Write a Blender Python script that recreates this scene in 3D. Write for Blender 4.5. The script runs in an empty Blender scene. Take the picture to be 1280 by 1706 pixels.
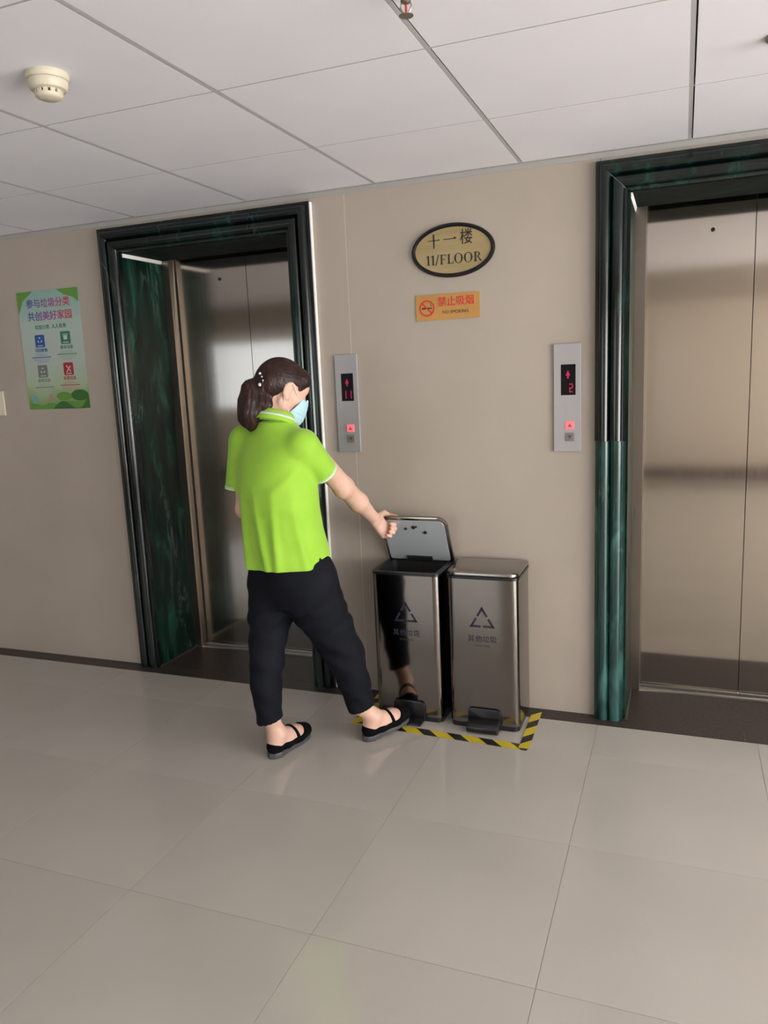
import bpy, bmesh, math, random
import numpy as np
from mathutils import Vector, Matrix

random.seed(4)
S = bpy.context.scene
COL = S.collection

# ------------------------------------------------------------------ camera
RC = ((0.933351, 0.356352, -0.043230), (0.022452, -0.178147, -0.983748), (-0.358262, 0.917212, -0.174274))
cd = bpy.data.cameras.new('camera'); cam = bpy.data.objects.new('camera', cd); COL.objects.link(cam)
cd.sensor_fit = 'HORIZONTAL'; cd.sensor_width = 36.0; cd.lens = 1283.0 / 1280.0 * 36.0
cd.clip_start = 0.05
m = Matrix(((RC[0][0], -RC[1][0], -RC[2][0], 0.0), (RC[0][1], -RC[1][1], -RC[2][1], -3.113),
            (RC[0][2], -RC[1][2], -RC[2][2], 1.432), (0, 0, 0, 1)))
cam.matrix_world = m
S.camera = cam

# ------------------------------------------------------------------ world, daylight, exposure
w = bpy.data.worlds.new('daylight'); S.world = w; w.use_nodes = True
bg = w.node_tree.nodes['Background']; bg.inputs[0].default_value = (0.80, 0.90, 1.0, 1); bg.inputs[1].default_value = 0.4
S.view_settings.view_transform = 'Standard'; S.view_settings.look = 'None'
S.view_settings.gamma = 1.0; S.view_settings.use_curve_mapping = False
S.view_settings.exposure = 0.85

def window_light(name, loc, rot, sx, sy, power, col):
    l = bpy.data.lights.new(name, 'AREA'); l.shape = 'RECTANGLE'; l.size = sx; l.size_y = sy
    l.energy = power; l.color = col
    o = bpy.data.objects.new(name, l); COL.objects.link(o); o.location = loc; o.rotation_euler = rot
    return o
# daylight by the right and rear-left windows; the middle rear lamp is added fill
window_light('window_daylight_right', (4.97, -3.45, 1.12), (0, math.radians(114), 0), 1.9, 5.4, 250, (1.0, 0.98, 0.96))
window_light('added_fill_rear', (-2.8, -6.46, 1.25), (math.radians(116), 0, 0), 2.3, 1.5, 17, (1.0, 0.98, 0.96))
window_light('window_daylight_rear_left', (-5.75, -6.46, 1.52), (math.radians(92), 0, 0), 2.1, 0.96, 4.4, (0.82, 0.91, 1.0))
# sunlight through the right-hand window: a patch on the floor outside the frame that bounces into the lobby
sl_ = bpy.data.lights.new('sun', 'SUN'); sl_.energy = 26.0; sl_.angle = math.radians(0.6); sl_.color = (1.0, 0.97, 0.92)
so_ = bpy.data.objects.new('sun', sl_); COL.objects.link(so_); so_.location = (6, -3, 6)
so_.rotation_euler = Vector((-1.0, -0.05, -0.85)).to_track_quat('-Z', 'Y').to_euler()

HC = 2.2054          # ceiling height

# ------------------------------------------------------------------ materials
def mat(name, col, rough=0.5, metal=0.0, spec=None, coat=0.0, emit=None, estr=0.0):
    mm = bpy.data.materials.new(name); mm.use_nodes = True
    b = mm.node_tree.nodes['Principled BSDF']
    b.inputs['Base Color'].default_value = (*col, 1); b.inputs['Roughness'].default_value = rough
    b.inputs['Metallic'].default_value = metal
    if spec is not None: b.inputs['Specular IOR Level'].default_value = spec
    if coat: b.inputs['Coat Weight'].default_value = coat; b.inputs['Coat Roughness'].default_value = 0.05
    if emit: b.inputs['Emission Color'].default_value = (*emit, 1); b.inputs['Emission Strength'].default_value = estr
    return mm

def nodes(mm): return mm.node_tree.nodes, mm.node_tree.links, mm.node_tree.nodes['Principled BSDF']

def noisy(mm, c1, c2, scale=6.0, detail=4.0, stretch=(1, 1, 1), lo=0.35, hi=0.65, bump=0.0, bscale=None, coord='Object', rough=None):
    """two-tone procedural mottling (and optional bump) on a principled material"""
    n, l, b = nodes(mm)
    tc = n.new('ShaderNodeTexCoord'); mp = n.new('ShaderNodeMapping'); mp.inputs['Scale'].default_value = stretch
    l.new(tc.outputs[coord], mp.inputs[0])
    t = n.new('ShaderNodeTexNoise'); t.inputs['Scale'].default_value = scale; t.inputs['Detail'].default_value = detail
    l.new(mp.outputs[0], t.inputs[0])
    r = n.new('ShaderNodeValToRGB'); r.color_ramp.elements[0].position = lo; r.color_ramp.elements[1].position = hi
    r.color_ramp.elements[0].color = (*c1, 1); r.color_ramp.elements[1].color = (*c2, 1)
    l.new(t.outputs[0], r.inputs[0]); l.new(r.outputs[0], b.inputs['Base Color'])
    if bump:
        t2 = n.new('ShaderNodeTexNoise'); t2.inputs['Scale'].default_value = bscale or scale * 4; t2.inputs['Detail'].default_value = 3
        l.new(mp.outputs[0], t2.inputs[0])
        bp = n.new('ShaderNodeBump'); bp.inputs['Strength'].default_value = bump; bp.inputs['Distance'].default_value = 0.01
        l.new(t2.outputs[0], bp.inputs['Height']); l.new(bp.outputs[0], b.inputs['Normal'])
    if rough:
        mr = n.new('ShaderNodeMapRange'); mr.inputs[3].default_value = rough[0]; mr.inputs[4].default_value = rough[1]
        l.new(t.outputs[0], mr.inputs[0]); l.new(mr.outputs[0], b.inputs['Roughness'])
    return mm

M = {}
M['wall'] = noisy(mat('beige_wall', (0.5, 0.43, 0.36), 0.42), (0.375, 0.325, 0.274), (0.410, 0.357, 0.304), 2.5, 5, lo=0.3, hi=0.7)
M['wall_far'] = mat('lobby_wall', (0.46, 0.41, 0.35), 0.6)
M['joint'] = mat('joint_filler', (0.50, 0.45, 0.38), 0.7)
M['ceil'] = noisy(mat('white_ceiling_panel', (0.83, 0.83, 0.90), 0.75), (0.82, 0.818, 0.885), (0.845, 0.84, 0.905), 3.0, 2)
M['tee'] = mat('ceiling_tee_grey', (0.47, 0.465, 0.48), 0.6)
M['plenum'] = mat('dark_plenum', (0.05, 0.05, 0.05), 0.9)
M['edge_angle'] = mat('edge_angle_grey', (0.36, 0.35, 0.34), 0.6)
M['floor'] = noisy(mat('polished_floor_tile', (0.55, 0.52, 0.46), 0.12), (0.436, 0.409, 0.362), (0.480, 0.452, 0.404), 1.7, 6, lo=0.3, hi=0.7, coord='Object', rough=(0.07, 0.16))
M['grout'] = mat('floor_grout', (0.35, 0.32, 0.28), 0.7)
M['granite'] = noisy(mat('brown_granite', (0.06, 0.045, 0.04), 0.4, spec=0.3), (0.034, 0.025, 0.022), (0.058, 0.044, 0.038), 60, 4, lo=0.35, hi=0.7)
M['steel_line'] = mat('sill_steel', (0.35, 0.33, 0.30), 0.35, 1.0)

def marble(name, dark, mid, light, vein, rough, spec):
    mm = mat(name, mid, rough, spec=spec)
    n, l, b = nodes(mm)
    tc = n.new('ShaderNodeTexCoord'); mp = n.new('ShaderNodeMapping'); mp.inputs['Scale'].default_value = (1.6, 1.6, 0.42)
    l.new(tc.outputs['Object'], mp.inputs[0])
    a = n.new('ShaderNodeTexNoise'); a.inputs['Scale'].default_value = 7; a.inputs['Detail'].default_value = 8; a.inputs['Distortion'].default_value = 1.2
    l.new(mp.outputs[0], a.inputs[0])
    r = n.new('ShaderNodeValToRGB'); e = r.color_ramp.elements
    e[0].position = 0.36; e[0].color = (*dark, 1); e[1].position = 0.72; e[1].color = (*light, 1)
    x = e.new(0.55); x.color = (*mid, 1)
    l.new(a.outputs[0], r.inputs[0])
    v = n.new('ShaderNodeTexNoise'); v.inputs['Scale'].default_value = 3.2; v.inputs['Detail'].default_value = 10; v.inputs['Roughness'].default_value = 0.62; v.inputs['Distortion'].default_value = 0.5
    l.new(mp.outputs[0], v.inputs[0])
    s1 = n.new('ShaderNodeMath'); s1.operation = 'SUBTRACT'; s1.inputs[1].default_value = 0.5; l.new(v.outputs[0], s1.inputs[0])
    s2 = n.new('ShaderNodeMath'); s2.operation = 'ABSOLUTE'; l.new(s1.outputs[0], s2.inputs[0])
    vr = n.new('ShaderNodeValToRGB'); vr.color_ramp.elements[0].position = 0.0; vr.color_ramp.elements[0].color = (1, 1, 1, 1)
    vr.color_ramp.elements[1].position = 0.012; vr.color_ramp.elements[1].color = (0, 0, 0, 1)
    l.new(s2.outputs[0], vr.inputs[0])
    g = n.new('ShaderNodeTexNoise'); g.inputs['Scale'].default_value = 3.1; l.new(mp.outputs[0], g.inputs[0])
    gr = n.new('ShaderNodeMapRange'); gr.inputs[1].default_value = 0.54; gr.inputs[2].default_value = 0.70; l.new(g.outputs[0], gr.inputs[0])
    mu = n.new('ShaderNodeMath'); mu.operation = 'MULTIPLY'; l.new(vr.outputs[0], mu.inputs[0]); l.new(gr.outputs[0], mu.inputs[1])
    mx = n.new('ShaderNodeMix'); mx.data_type = 'RGBA'; mx.inputs[7].default_value = (*vein, 1)
    l.new(mu.outputs[0], mx.inputs[0]); l.new(r.outputs[0], mx.inputs[6]); l.new(mx.outputs[2], b.inputs['Base Color'])
    return mm
M['marble'] = marble('green_marble', (0.0015, 0.006, 0.005), (0.004, 0.021, 0.015), (0.018, 0.085, 0.056), (0.10, 0.19, 0.14), 0.30, 0.18)
M['marble_reflection_tint'] = marble('green_marble_reflection_tint', (0.006, 0.026, 0.021), (0.011, 0.046, 0.040), (0.042, 0.135, 0.115), (0.20, 0.33, 0.29), 0.2, 0.5)  # lower casing slab: teal reflection put into the stone colour
M['marble_dark'] = marble('dark_green_marble', (0.002, 0.004, 0.004), (0.0028, 0.0085, 0.0075), (0.008, 0.036, 0.028), (0.04, 0.08, 0.065), 0.14, 0.5)
M['marble_matt'] = marble('unpolished_green_marble', (0.003, 0.005, 0.005), (0.005, 0.012, 0.010), (0.008, 0.03, 0.022), (0.03, 0.05, 0.04), 0.7, 0.15)
M['caulk'] = mat('white_caulk', (0.85, 0.85, 0.83), 0.5)

def steel(name, col, rough, stretch, scale=40, bump=0.03, wav=0.0, aniso=0.0):
    mm = mat(name, col, rough, 1.0); n, l, b = nodes(mm)
    tc = n.new('ShaderNodeTexCoord'); mp = n.new('ShaderNodeMapping'); mp.inputs['Scale'].default_value = stretch
    l.new(tc.outputs['Object'], mp.inputs[0])
    t = n.new('ShaderNodeTexNoise'); t.inputs['Scale'].default_value = scale; t.inputs['Detail'].default_value = 2; l.new(mp.outputs[0], t.inputs[0])
    mr = n.new('ShaderNodeMapRange'); mr.inputs[3].default_value = rough * 0.8; mr.inputs[4].default_value = rough * 1.25
    l.new(t.outputs[0], mr.inputs[0]); l.new(mr.outputs[0], b.inputs['Roughness'])
    if aniso:
        b.inputs['Anisotropic'].default_value = aniso
        tg = n.new('ShaderNodeCombineXYZ'); tg.inputs[0].default_value = 1.0      # hairline grain runs up the leaf, so it spreads sideways
        l.new(tg.outputs[0], b.inputs['Tangent'])
    if wav:
        t2 = n.new('ShaderNodeTexNoise'); t2.inputs['Scale'].default_value = 2.2; t2.inputs['Detail'].default_value = 1; l.new(tc.outputs['Object'], t2.inputs[0])
        bp = n.new('ShaderNodeBump'); bp.inputs['Strength'].default_value = wav; bp.inputs['Distance'].default_value = 0.02
        l.new(t2.outputs[0], bp.inputs['Height']); l.new(bp.outputs[0], b.inputs['Normal'])
    return mm
M['door_steel'] = steel('brushed_door_steel', (0.50, 0.455, 0.40), 0.122, (1, 1, 0.02), 90, wav=0.03, aniso=0.95)
M['jamb_steel'] = steel('jamb_steel', (0.30, 0.265, 0.23), 0.3, (1, 1, 0.02), 90)
M['bin_steel'] = steel('bin_steel', (0.205, 0.187, 0.170), 0.11, (0.02, 0.02, 1), 90)
M['lid_steel'] = steel('bin_lid_steel', (0.33, 0.31, 0.285), 0.20, (1, 1, 1), 30)
M['lid_inner'] = mat('lid_underside_grey', (0.46, 0.50, 0.53), 0.25, 0.25)
M['panel_steel'] = steel('call_panel_steel', (0.40, 0.39, 0.40), 0.45, (1, 1, 0.03), 120)
nodes(M['panel_steel'])[2].inputs['Metallic'].default_value = 0.45
M['black'] = mat('black_plastic', (0.008, 0.008, 0.010), 0.28)
M['black_matt'] = mat('black_matt', (0.006, 0.006, 0.007), 0.7)
M['print_purple'] = mat('dark_purple_print', (0.020, 0.014, 0.032), 0.5)
M['cream'] = mat('cream_plastic', (0.60, 0.55, 0.43), 0.45)
M['cream_face'] = mat('cream_plate', (0.66, 0.60, 0.47), 0.45)
M['gold'] = noisy(mat('gold_plate', (0.62, 0.46, 0.18), 0.35), (0.30, 0.225, 0.10), (0.35, 0.275, 0.135), 5, 3, stretch=(1, 1, 4))
M['ink'] = mat('black_ink', (0.022, 0.014, 0.008), 0.5)
M['rim'] = mat('black_rim', (0.008, 0.007, 0.009), 0.45, spec=0.25)
M['orange'] = noisy(mat('orange_plate', (0.70, 0.37, 0.06), 0.4), (0.43, 0.215, 0.048), (0.48, 0.25, 0.058), 8, 2)
M['red'] = mat('red_print', (0.55, 0.03, 0.025), 0.5)
M['display'] = mat('display_glass', (0.004, 0.003, 0.005), 0.35, spec=0.15)
M['led'] = mat('red_led', (0.3, 0.0, 0.04), 0.5, emit=(0.8, 0.02, 0.12), estr=0.16)
M['led_dim'] = mat('dim_red_led', (0.15, 0.0, 0.02), 0.5, emit=(0.8, 0.02, 0.12), estr=0.12)
M['button_lit'] = mat('lit_red_button', (0.8, 0.15, 0.18), 0.4, emit=(1.0, 0.12, 0.15), estr=0.36)
M['button_off'] = mat('grey_button', (0.17, 0.165, 0.15), 0.4)
M['button_mark'] = mat('button_mark', (0.32, 0.10, 0.09), 0.5)
M['button_mark_dark'] = mat('button_mark_dark', (0.06, 0.06, 0.055), 0.5)
M['frame_white'] = mat('white_window_frame', (0.75, 0.75, 0.75), 0.4)

def pane_mat():
    mm = bpy.data.materials.new('window_glass'); mm.use_nodes = True; n = mm.node_tree.nodes; l = mm.node_tree.links; n.clear()
    o = n.new('ShaderNodeOutputMaterial'); mi = n.new('ShaderNodeMixShader'); mi.inputs[0].default_value = 0.06
    t = n.new('ShaderNodeBsdfTransparent'); g = n.new('ShaderNodeBsdfGlossy'); g.inputs['Roughness'].default_value = 0.02
    l.new(t.outputs[0], mi.inputs[1]); l.new(g.outputs[0], mi.inputs[2]); l.new(mi.outputs[0], o.inputs[0]); return mm
M['glass'] = pane_mat()

# ------------------------------------------------------------------ helpers
def link(name, me, parent=None, loc=(0, 0, 0)):
    o = bpy.data.objects.new(name, me); COL.objects.link(o); o.location = loc
    if parent is not None: o.parent = parent
    return o

def empty(name, loc=(0, 0, 0), rotz=0.0, kind=None, label=None, cat=None, group=None, parent=None):
    o = bpy.data.objects.new(name, None); COL.objects.link(o); o.location = loc; o.rotation_euler = (0, 0, rotz)
    o.empty_display_size = 0.05
    if parent: o.parent = parent
    return tag(o, label, cat, group, kind)

def tag(o, label=None, cat=None, group=None, kind=None):
    if label: o['label'] = label
    if cat: o['category'] = cat
    if group: o['group'] = group
    if kind: o['kind'] = kind
    return o

def mesh(name, verts, faces, m, parent=None, smooth=False, loc=(0, 0, 0), angle=None):
    me = bpy.data.meshes.new(name); me.from_pydata([tuple(map(float, v)) for v in verts], [], [tuple(map(int, f)) for f in faces])
    me.materials.append(m)
    if smooth: me.polygons.foreach_set('use_smooth', [True] * len(me.polygons))
    if angle: me.set_sharp_from_angle(angle=math.radians(angle))
    me.update()
    return link(name, me, parent, loc)

class MB:
    """collects shapes into one mesh"""
    def __init__(s): s.v = []; s.f = []
    def add(s, v, f):
        o = len(s.v); s.v += [tuple(x) for x in v]; s.f += [tuple(i + o for i in q) for q in f]; return s
    def box(s, a, b):
        x0, y0, z0 = (min(a[i], b[i]) for i in range(3)); x1, y1, z1 = (max(a[i], b[i]) for i in range(3))
        return s.add([(x0, y0, z0), (x1, y0, z0), (x1, y1, z0), (x0, y1, z0), (x0, y0, z1), (x1, y0, z1), (x1, y1, z1), (x0, y1, z1)],
                     [(0, 3, 2, 1), (4, 5, 6, 7), (0, 1, 5, 4), (1, 2, 6, 5), (2, 3, 7, 6), (3, 0, 4, 7)])
    def prism(s, pts, a, b, axis='z'):
        """2-D outline extruded along an axis; axis y: points are (x,z)"""
        n = len(pts)
        mk = {'z': lambda p, t: (p[0], p[1], t), 'y': lambda p, t: (p[0], t, p[1]), 'x': lambda p, t: (t, p[0], p[1])}[axis]
        v = [mk(p, a) for p in pts] + [mk(p, b) for p in pts]
        return s.add(v, [tuple(range(n))[::-1], tuple(range(n, 2 * n))] + [(i, (i + 1) % n, n + (i + 1) % n, n + i) for i in range(n)])
    def lathe(s, prof, n=32, c=(0, 0, 0), sx=1, sy=1, close=True):
        v = []; f = []
        for r, z in prof:
            for k in range(n):
                t = 2 * math.pi * k / n; v.append((c[0] + r * sx * math.cos(t), c[1] + r * sy * math.sin(t), c[2] + z))
        for i in range(len(prof) - 1):
            for k in range(n):
                f.append((i * n + k, i * n + (k + 1) % n, (i + 1) * n + (k + 1) % n, (i + 1) * n + k))
        if close: f += [tuple(range(n))[::-1], tuple((len(prof) - 1) * n + k for k in range(n))]
        return s.add(v, f)
    def tube(s, pts, r, n=8):
        pts = [Vector(p) for p in pts]; v = []; f = []
        for i, p in enumerate(pts):
            d = (pts[min(i + 1, len(pts) - 1)] - pts[max(i - 1, 0)]).normalized()
            a = d.orthogonal().normalized() if i == 0 else (a - d * a.dot(d)).normalized()
            b = d.cross(a); rr = r[i] if isinstance(r, (list, tuple)) else r
            for k in range(n):
                t = 2 * math.pi * k / n; v.append(p + a * rr * math.cos(t) + b * rr * math.sin(t))
        for i in range(len(pts) - 1):
            for k in range(n): f.append((i * n + k, i * n + (k + 1) % n, (i + 1) * n + (k + 1) % n, (i + 1) * n + k))
        f += [tuple(range(n))[::-1], tuple((len(pts) - 1) * n + k for k in range(n))]
        return s.add(v, f)
    def build(s, name, m, parent=None, smooth=False, loc=(0, 0, 0), angle=None, bevel=0.0, seg=2, fix=True):
        me = bpy.data.meshes.new(name); me.from_pydata([tuple(map(float, p)) for p in s.v], [], s.f)
        bm = bmesh.new(); bm.from_mesh(me)
        if fix: bmesh.ops.recalc_face_normals(bm, faces=bm.faces)
        if bevel:
            es = [e for e in bm.edges if len(e.link_faces) == 2 and e.calc_face_angle() > math.radians(35)]
            bmesh.ops.bevel(bm, geom=es, offset=bevel, segments=seg, profile=0.5, affect='EDGES', clamp_overlap=True)
        bm.to_mesh(me); bm.free(); me.materials.append(m)
        if smooth: me.polygons.foreach_set('use_smooth', [True] * len(me.polygons))
        if angle: me.set_sharp_from_angle(angle=math.radians(angle))
        return link(name, me, parent, loc)

def rrect(x0, x1, y0, y1, r, n=6):
    """rounded rectangle, r = radius or four radii (x0y0, x1y0, x1y1, x0y1)"""
    if not isinstance(r, (list, tuple)): r = (r,) * 4
    out = []
    for (cx, cy, a0, q) in ((x0 + r[0], y0 + r[0], 180, r[0]), (x1 - r[1], y0 + r[1], 270, r[1]), (x1 - r[2], y1 - r[2], 0, r[2]), (x0 + r[3], y1 - r[3], 90, r[3])):
        for k in range(n + 1):
            t = math.radians(a0 + 90 * k / n); out.append((cx + q * math.cos(t), cy + q * math.sin(t)))
    return out

def text(name, body, size, m, parent, loc, align='CENTER', sx=1.0, depth=0.0006, rot=(math.pi / 2, 0, 0), bold=0.0):
    c = bpy.data.curves.new(name, 'FONT'); c.body = body; c.size = size; c.align_x = align; c.align_y = 'CENTER'
    c.extrude = depth / 2; c.offset = bold; c.resolution_u = 3
    t = bpy.data.objects.new(name, c); COL.objects.link(t)
    dg = bpy.context.evaluated_depsgraph_get()
    me = bpy.data.meshes.new_from_object(t.evaluated_get(dg)); bpy.data.objects.remove(t)
    me.materials.clear(); me.materials.append(m)
    o = link(name, me, parent, loc); o.rotation_euler = rot; o.scale = (sx, 1, 1)
    return o

# ================================================================== SETTING
XL, XR, YB = -7.2, 5.0, -6.5          # lobby extents
D1 = (-2.490, -1.574, -2.602, -1.488)  # left lift: inner and outer casing edges
D2 = (-0.192, 0.700, -0.312, 0.820)    # right lift
DEPTH = 0.30                           # depth of the marble reveal
ZTOP, ZIN = 2.168, 2.052               # casing top, opening top

# ---- floor with its tiles
fl = empty('floor', (0, 0, 0), kind='structure')
MB().box((XL, YB, -0.06), (XR, 0.0, -0.0016)).build('screed', M['grout'], fl)
PT, GAP = 0.585, 0.0016
xs_ = [-0.291 + PT * k for k in range(-12, 11)]
ys_ = [-1.527 + PT * k for k in range(-9, 4)]
tile_cache = {}
def floor_tile(x0, x1, y0, y1):
    key = (round(x1 - x0, 4), round(y1 - y0, 4))
    if key not in tile_cache:
        hx, hy = (x1 - x0 - GAP) / 2, (y1 - y0 - GAP) / 2
        mb = MB(); c = 0.0004
        v = [(-hx, -hy, -0.0015), (hx, -hy, -0.0015), (hx, hy, -0.0015), (-hx, hy, -0.0015), (-hx, -hy, -c), (hx, -hy, -c), (hx, hy, -c), (-hx, hy, -c),
             (-hx + c, -hy + c, 0), (hx - c, -hy + c, 0), (hx - c, hy - c, 0), (-hx + c, hy - c, 0)]
        f = [(0, 1, 5, 4), (1, 2, 6, 5), (2, 3, 7, 6), (3, 0, 4, 7), (4, 5, 9, 8), (5, 6, 10, 9), (6, 7, 11, 10), (7, 4, 8, 11), (8, 9, 10, 11)]
        me = bpy.data.meshes.new('tile'); me.from_pydata(v, [], f); me.materials.append(M['floor']); tile_cache[key] = me
    link('tile', tile_cache[key], fl, ((x0 + x1) / 2, (y0 + y1) / 2, 0))
BORDER = -0.091
for i in range(len(xs_) - 1):
    for j in range(len(ys_) - 1):
        x0, x1, y0, y1 = max(xs_[i], XL), min(xs_[i + 1], XR), max(ys_[j], YB), min(ys_[j + 1], BORDER)
        if x1 - x0 > 0.02 and y1 - y0 > 0.02: floor_tile(x0, x1, y0, y1)

# ---- dark granite border along the lift wall, running into both lift recesses
tr = empty('trim_1', (0, 0, 0), kind='structure')
for a, b in ((XL, -3.80), (-3.80, -2.046), (-2.046, -0.90), (-0.90, 0.254), (0.254, 1.6), (1.6, XR)):
    MB().box((a + 0.0006, BORDER + 0.001, -0.03), (b - 0.0006, 0.0, 0.0004)).build('granite_slab', M['granite'], tr)
for D in (D1, D2):
    MB().box((D[0] - 0.02, 0.0005, -0.03), (D[1] + 0.02, DEPTH + 0.01, 0.0004)).build('granite_slab', M['granite'], tr)
    MB().box((D[0] - 0.02, DEPTH + 0.01, -0.03), (D[1] + 0.02, DEPTH + 0.075, 0.003)).box((D[0], DEPTH + 0.012, 0.003), (D[1], DEPTH + 0.018, 0.006)).build('steel_sill', M['steel_line'], tr)

# ---- lift wall in large panels
wb = empty('wall_back', (0, 0, 0), kind='structure')
WT = 0.16
def panel(x0, x1, z0, z1): MB().box((x0 + 0.001, 0, z0), (x1 - 0.001, WT, z1)).build('wall_panel', M['wall'], wb)
panel(XL, -5.0, 0, HC + 0.1); panel(-5.0, -3.80, 0, HC + 0.1); panel(-3.80, D1[2] + 0.012, 0, HC + 0.1)
panel(D1[3] - 0.012, -1.336, 0, HC + 0.1); panel(-1.333, D2[2] + 0.012, 0, HC + 0.1)
panel(D2[3] - 0.012, 2.0, 0, HC + 0.1); panel(2.0, XR, 0, HC + 0.1)
panel(D1[2] + 0.012, D1[3] - 0.012, ZTOP - 0.012, HC + 0.1); panel(D2[2] + 0.012, D2[3] - 0.012, ZTOP - 0.012, HC + 0.1)
for x in (-1.3345,):
    MB().box((x - 0.0022, -0.0006, 0.0), (x + 0.0022, 0.02, HC)).build('joint_strip', M['joint'], wb)

# ---- other walls of the lobby (behind and beside the camera), with their windows, one of them added for light
def wall_with_opening(name, axis, pos, thick, a0, a1, holes, h, m):
    """wall along x (axis 'x', at y=pos) or along y (axis 'y', at x=pos) with window holes (a,b,z0,z1)"""
    mb = MB(); cur = a0
    def bx(u0, u1, z0, z1):
        if axis == 'x': mb.box((u0, pos, z0), (u1, pos + thick, z1))
        else: mb.box((pos, u0, z0), (pos + thick, u1, z1))
    for (u, v, z0, z1) in sorted(holes):
        bx(cur, u, 0, h); bx(u, v, 0, z0); bx(u, v, z1, h); cur = v
    bx(cur, a1, 0, h)
    o = mb.build(name, m); o['kind'] = 'structure'; return o
HH = HC + 0.1
wall_with_opening('wall_front', 'x', YB, -0.2, XL - 0.2, XR + 0.2, [(-6.85, -4.65, 1.0, 2.04), (-4.05, -1.55, 0.45, 2.10)], HH, M['wall_far'])
wall_with_opening('wall_right', 'y', XR, 0.2, YB, 0.16, [(-6.2, -0.7, 0.15, 2.10)], HH, M['wall_far'])
o = MB().box((XL - 0.2, YB, 0), (XL, 0.16, HH)).build('wall_left', M['wall_far']); o['kind'] = 'structure'
for nm, a, b in (('baseboard_front', (XL, YB + 0.001, 0), (XR, YB + 0.016, 0.14)), ('baseboard_right', (XR - 0.016, YB + 0.02, 0), (XR - 0.001, -0.1, 0.14)), ('baseboard_left', (XL + 0.001, YB + 0.02, 0), (XL + 0.016, -0.1, 0.14))):
    o = MB().box(a, b).build(nm, M['granite']); o['kind'] = 'structure'
def window(name, axis, pos, u0, u1, z0, z1, nm):
    t = empty(name, (0, 0, 0), kind='structure'); f = 0.05; d = 0.06
    def bx(mb, a, b, c, e, dd=d, off=0.0):
        if axis == 'x': mb.box((a, pos - dd / 2 + off, c), (b, pos + dd / 2 + off, e))
        else: mb.box((pos - dd / 2 + off, a, c), (pos + dd / 2 + off, b, e))
        return mb
    fr = MB(); bx(fr, u0, u1, z0, z0 + f); bx(fr, u0, u1, z1 - f, z1); bx(fr, u0, u0 + f, z0 + f, z1 - f); bx(fr, u1 - f, u1, z0 + f, z1 - f)
    fr.build('window_frame', M['frame_white'], t)
    for k in range(1, nm):
        u = u0 + (u1 - u0) * k / nm; bx(MB(), u - 0.025, u + 0.025, z0 + f, z1 - f).build('mullion', M['frame_white'], t)
    for k in range(nm):
        a = u0 + (u1 - u0) * k / nm; b = u0 + (u1 - u0) * (k + 1) / nm
        bx(MB(), a + 0.026 + (0.024 if k == 0 else 0), b - 0.026 - (0.024 if k == nm - 1 else 0), z0 + f, z1 - f, 0.006).build('pane', M['glass'], t)
window('window_1', 'y', XR + 0.13, -6.2, -0.7, 0.15, 2.10, 5)
window('window_2', 'x', YB - 0.15, -6.85, -4.65, 1.0, 2.04, 2)
window('window_added', 'x', YB - 0.15, -4.05, -1.55, 0.45, 2.10, 3)  # unseen window, added to go with the rear fill lamp

# ---- suspended ceiling: panels, tees, edge angle, downstand beam
ce = empty('ceiling', (0, 0, 0), kind='structure')
MB().box((XL, YB, HC + 0.03), (XR, 0.0, HC + 0.08)).build('plenum', M['plenum'], ce)
TX = 0.6; cx_ = [0.0063 + TX * k for k in range(-12, 11)]
cy_ = [0.0, -0.571] + [-0.571 - 0.5966 * k for k in range(1, 11)]
ct_cache = {}
def ceiling_tile(x0, x1, y0, y1):
    key = (round(x1 - x0, 3), round(y0 - y1, 3))
    if key not in ct_cache:
        hx, hy = (x1 - x0) / 2 - 0.0080, (y0 - y1) / 2 - 0.0040; c = 0.0004
        v = [(-hx, -hy, 0.03), (hx, -hy, 0.03), (hx, hy, 0.03), (-hx, hy, 0.03), (-hx, -hy, c), (hx, -hy, c), (hx, hy, c), (-hx, hy, c),
             (-hx + c, -hy + c, 0), (hx - c, -hy + c, 0), (hx - c, hy - c, 0), (-hx + c, hy - c, 0)]
        f = [(0, 4, 5, 1), (1, 5, 6, 2), (2, 6, 7, 3), (3, 7, 4, 0), (4, 8, 9, 5), (5, 9, 10, 6), (6, 10, 11, 7), (7, 11, 8, 4), (8, 11, 10, 9)]
        me = bpy.data.meshes.new('ceiling_panel'); me.from_pydata(v, [], f); me.materials.append(M['ceil']); ct_cache[key] = me
    link('ceiling_panel', ct_cache[key], ce, ((x0 + x1) / 2, (y0 + y1) / 2, HC))
for i in range(len(cx_) - 1):
    for j in range(len(cy_) - 1):
        x0, x1, y0, y1 = max(cx_[i], XL), min(cx_[i + 1], XR), cy_[j], max(cy_[j + 1], YB)
        if x1 - x0 > 0.03 and y0 - y1 > 0.03: ceiling_tile(x0, x1, y0, y1)
for x in cx_:
    if XL < x < XR: MB().box((x - 0.0080, YB, HC + 0.0002), (x + 0.0040, -0.014, HC + 0.02)).build('ceiling_tee', M['tee'], ce)
for y in cy_[1:]:
    MB().box((XL, y - 0.0040, HC + 0.0006), (XR, y + 0.0040, HC + 0.022)).build('cross_tee', M['tee'], ce)
MB().box((XL, -0.014, HC - 0.002), (XR, 0.0, HC + 0.001)).box((XL, -0.002, HC - 0.022), (XR, 0.0, HC - 0.001)).build('edge_angle', M['edge_angle'], ce)
o = MB().box((XL, -3.75, 1.95), (XR, -3.45, HC + 0.03)).build('beam', M['wall_far']); o['kind'] = 'structure'

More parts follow.
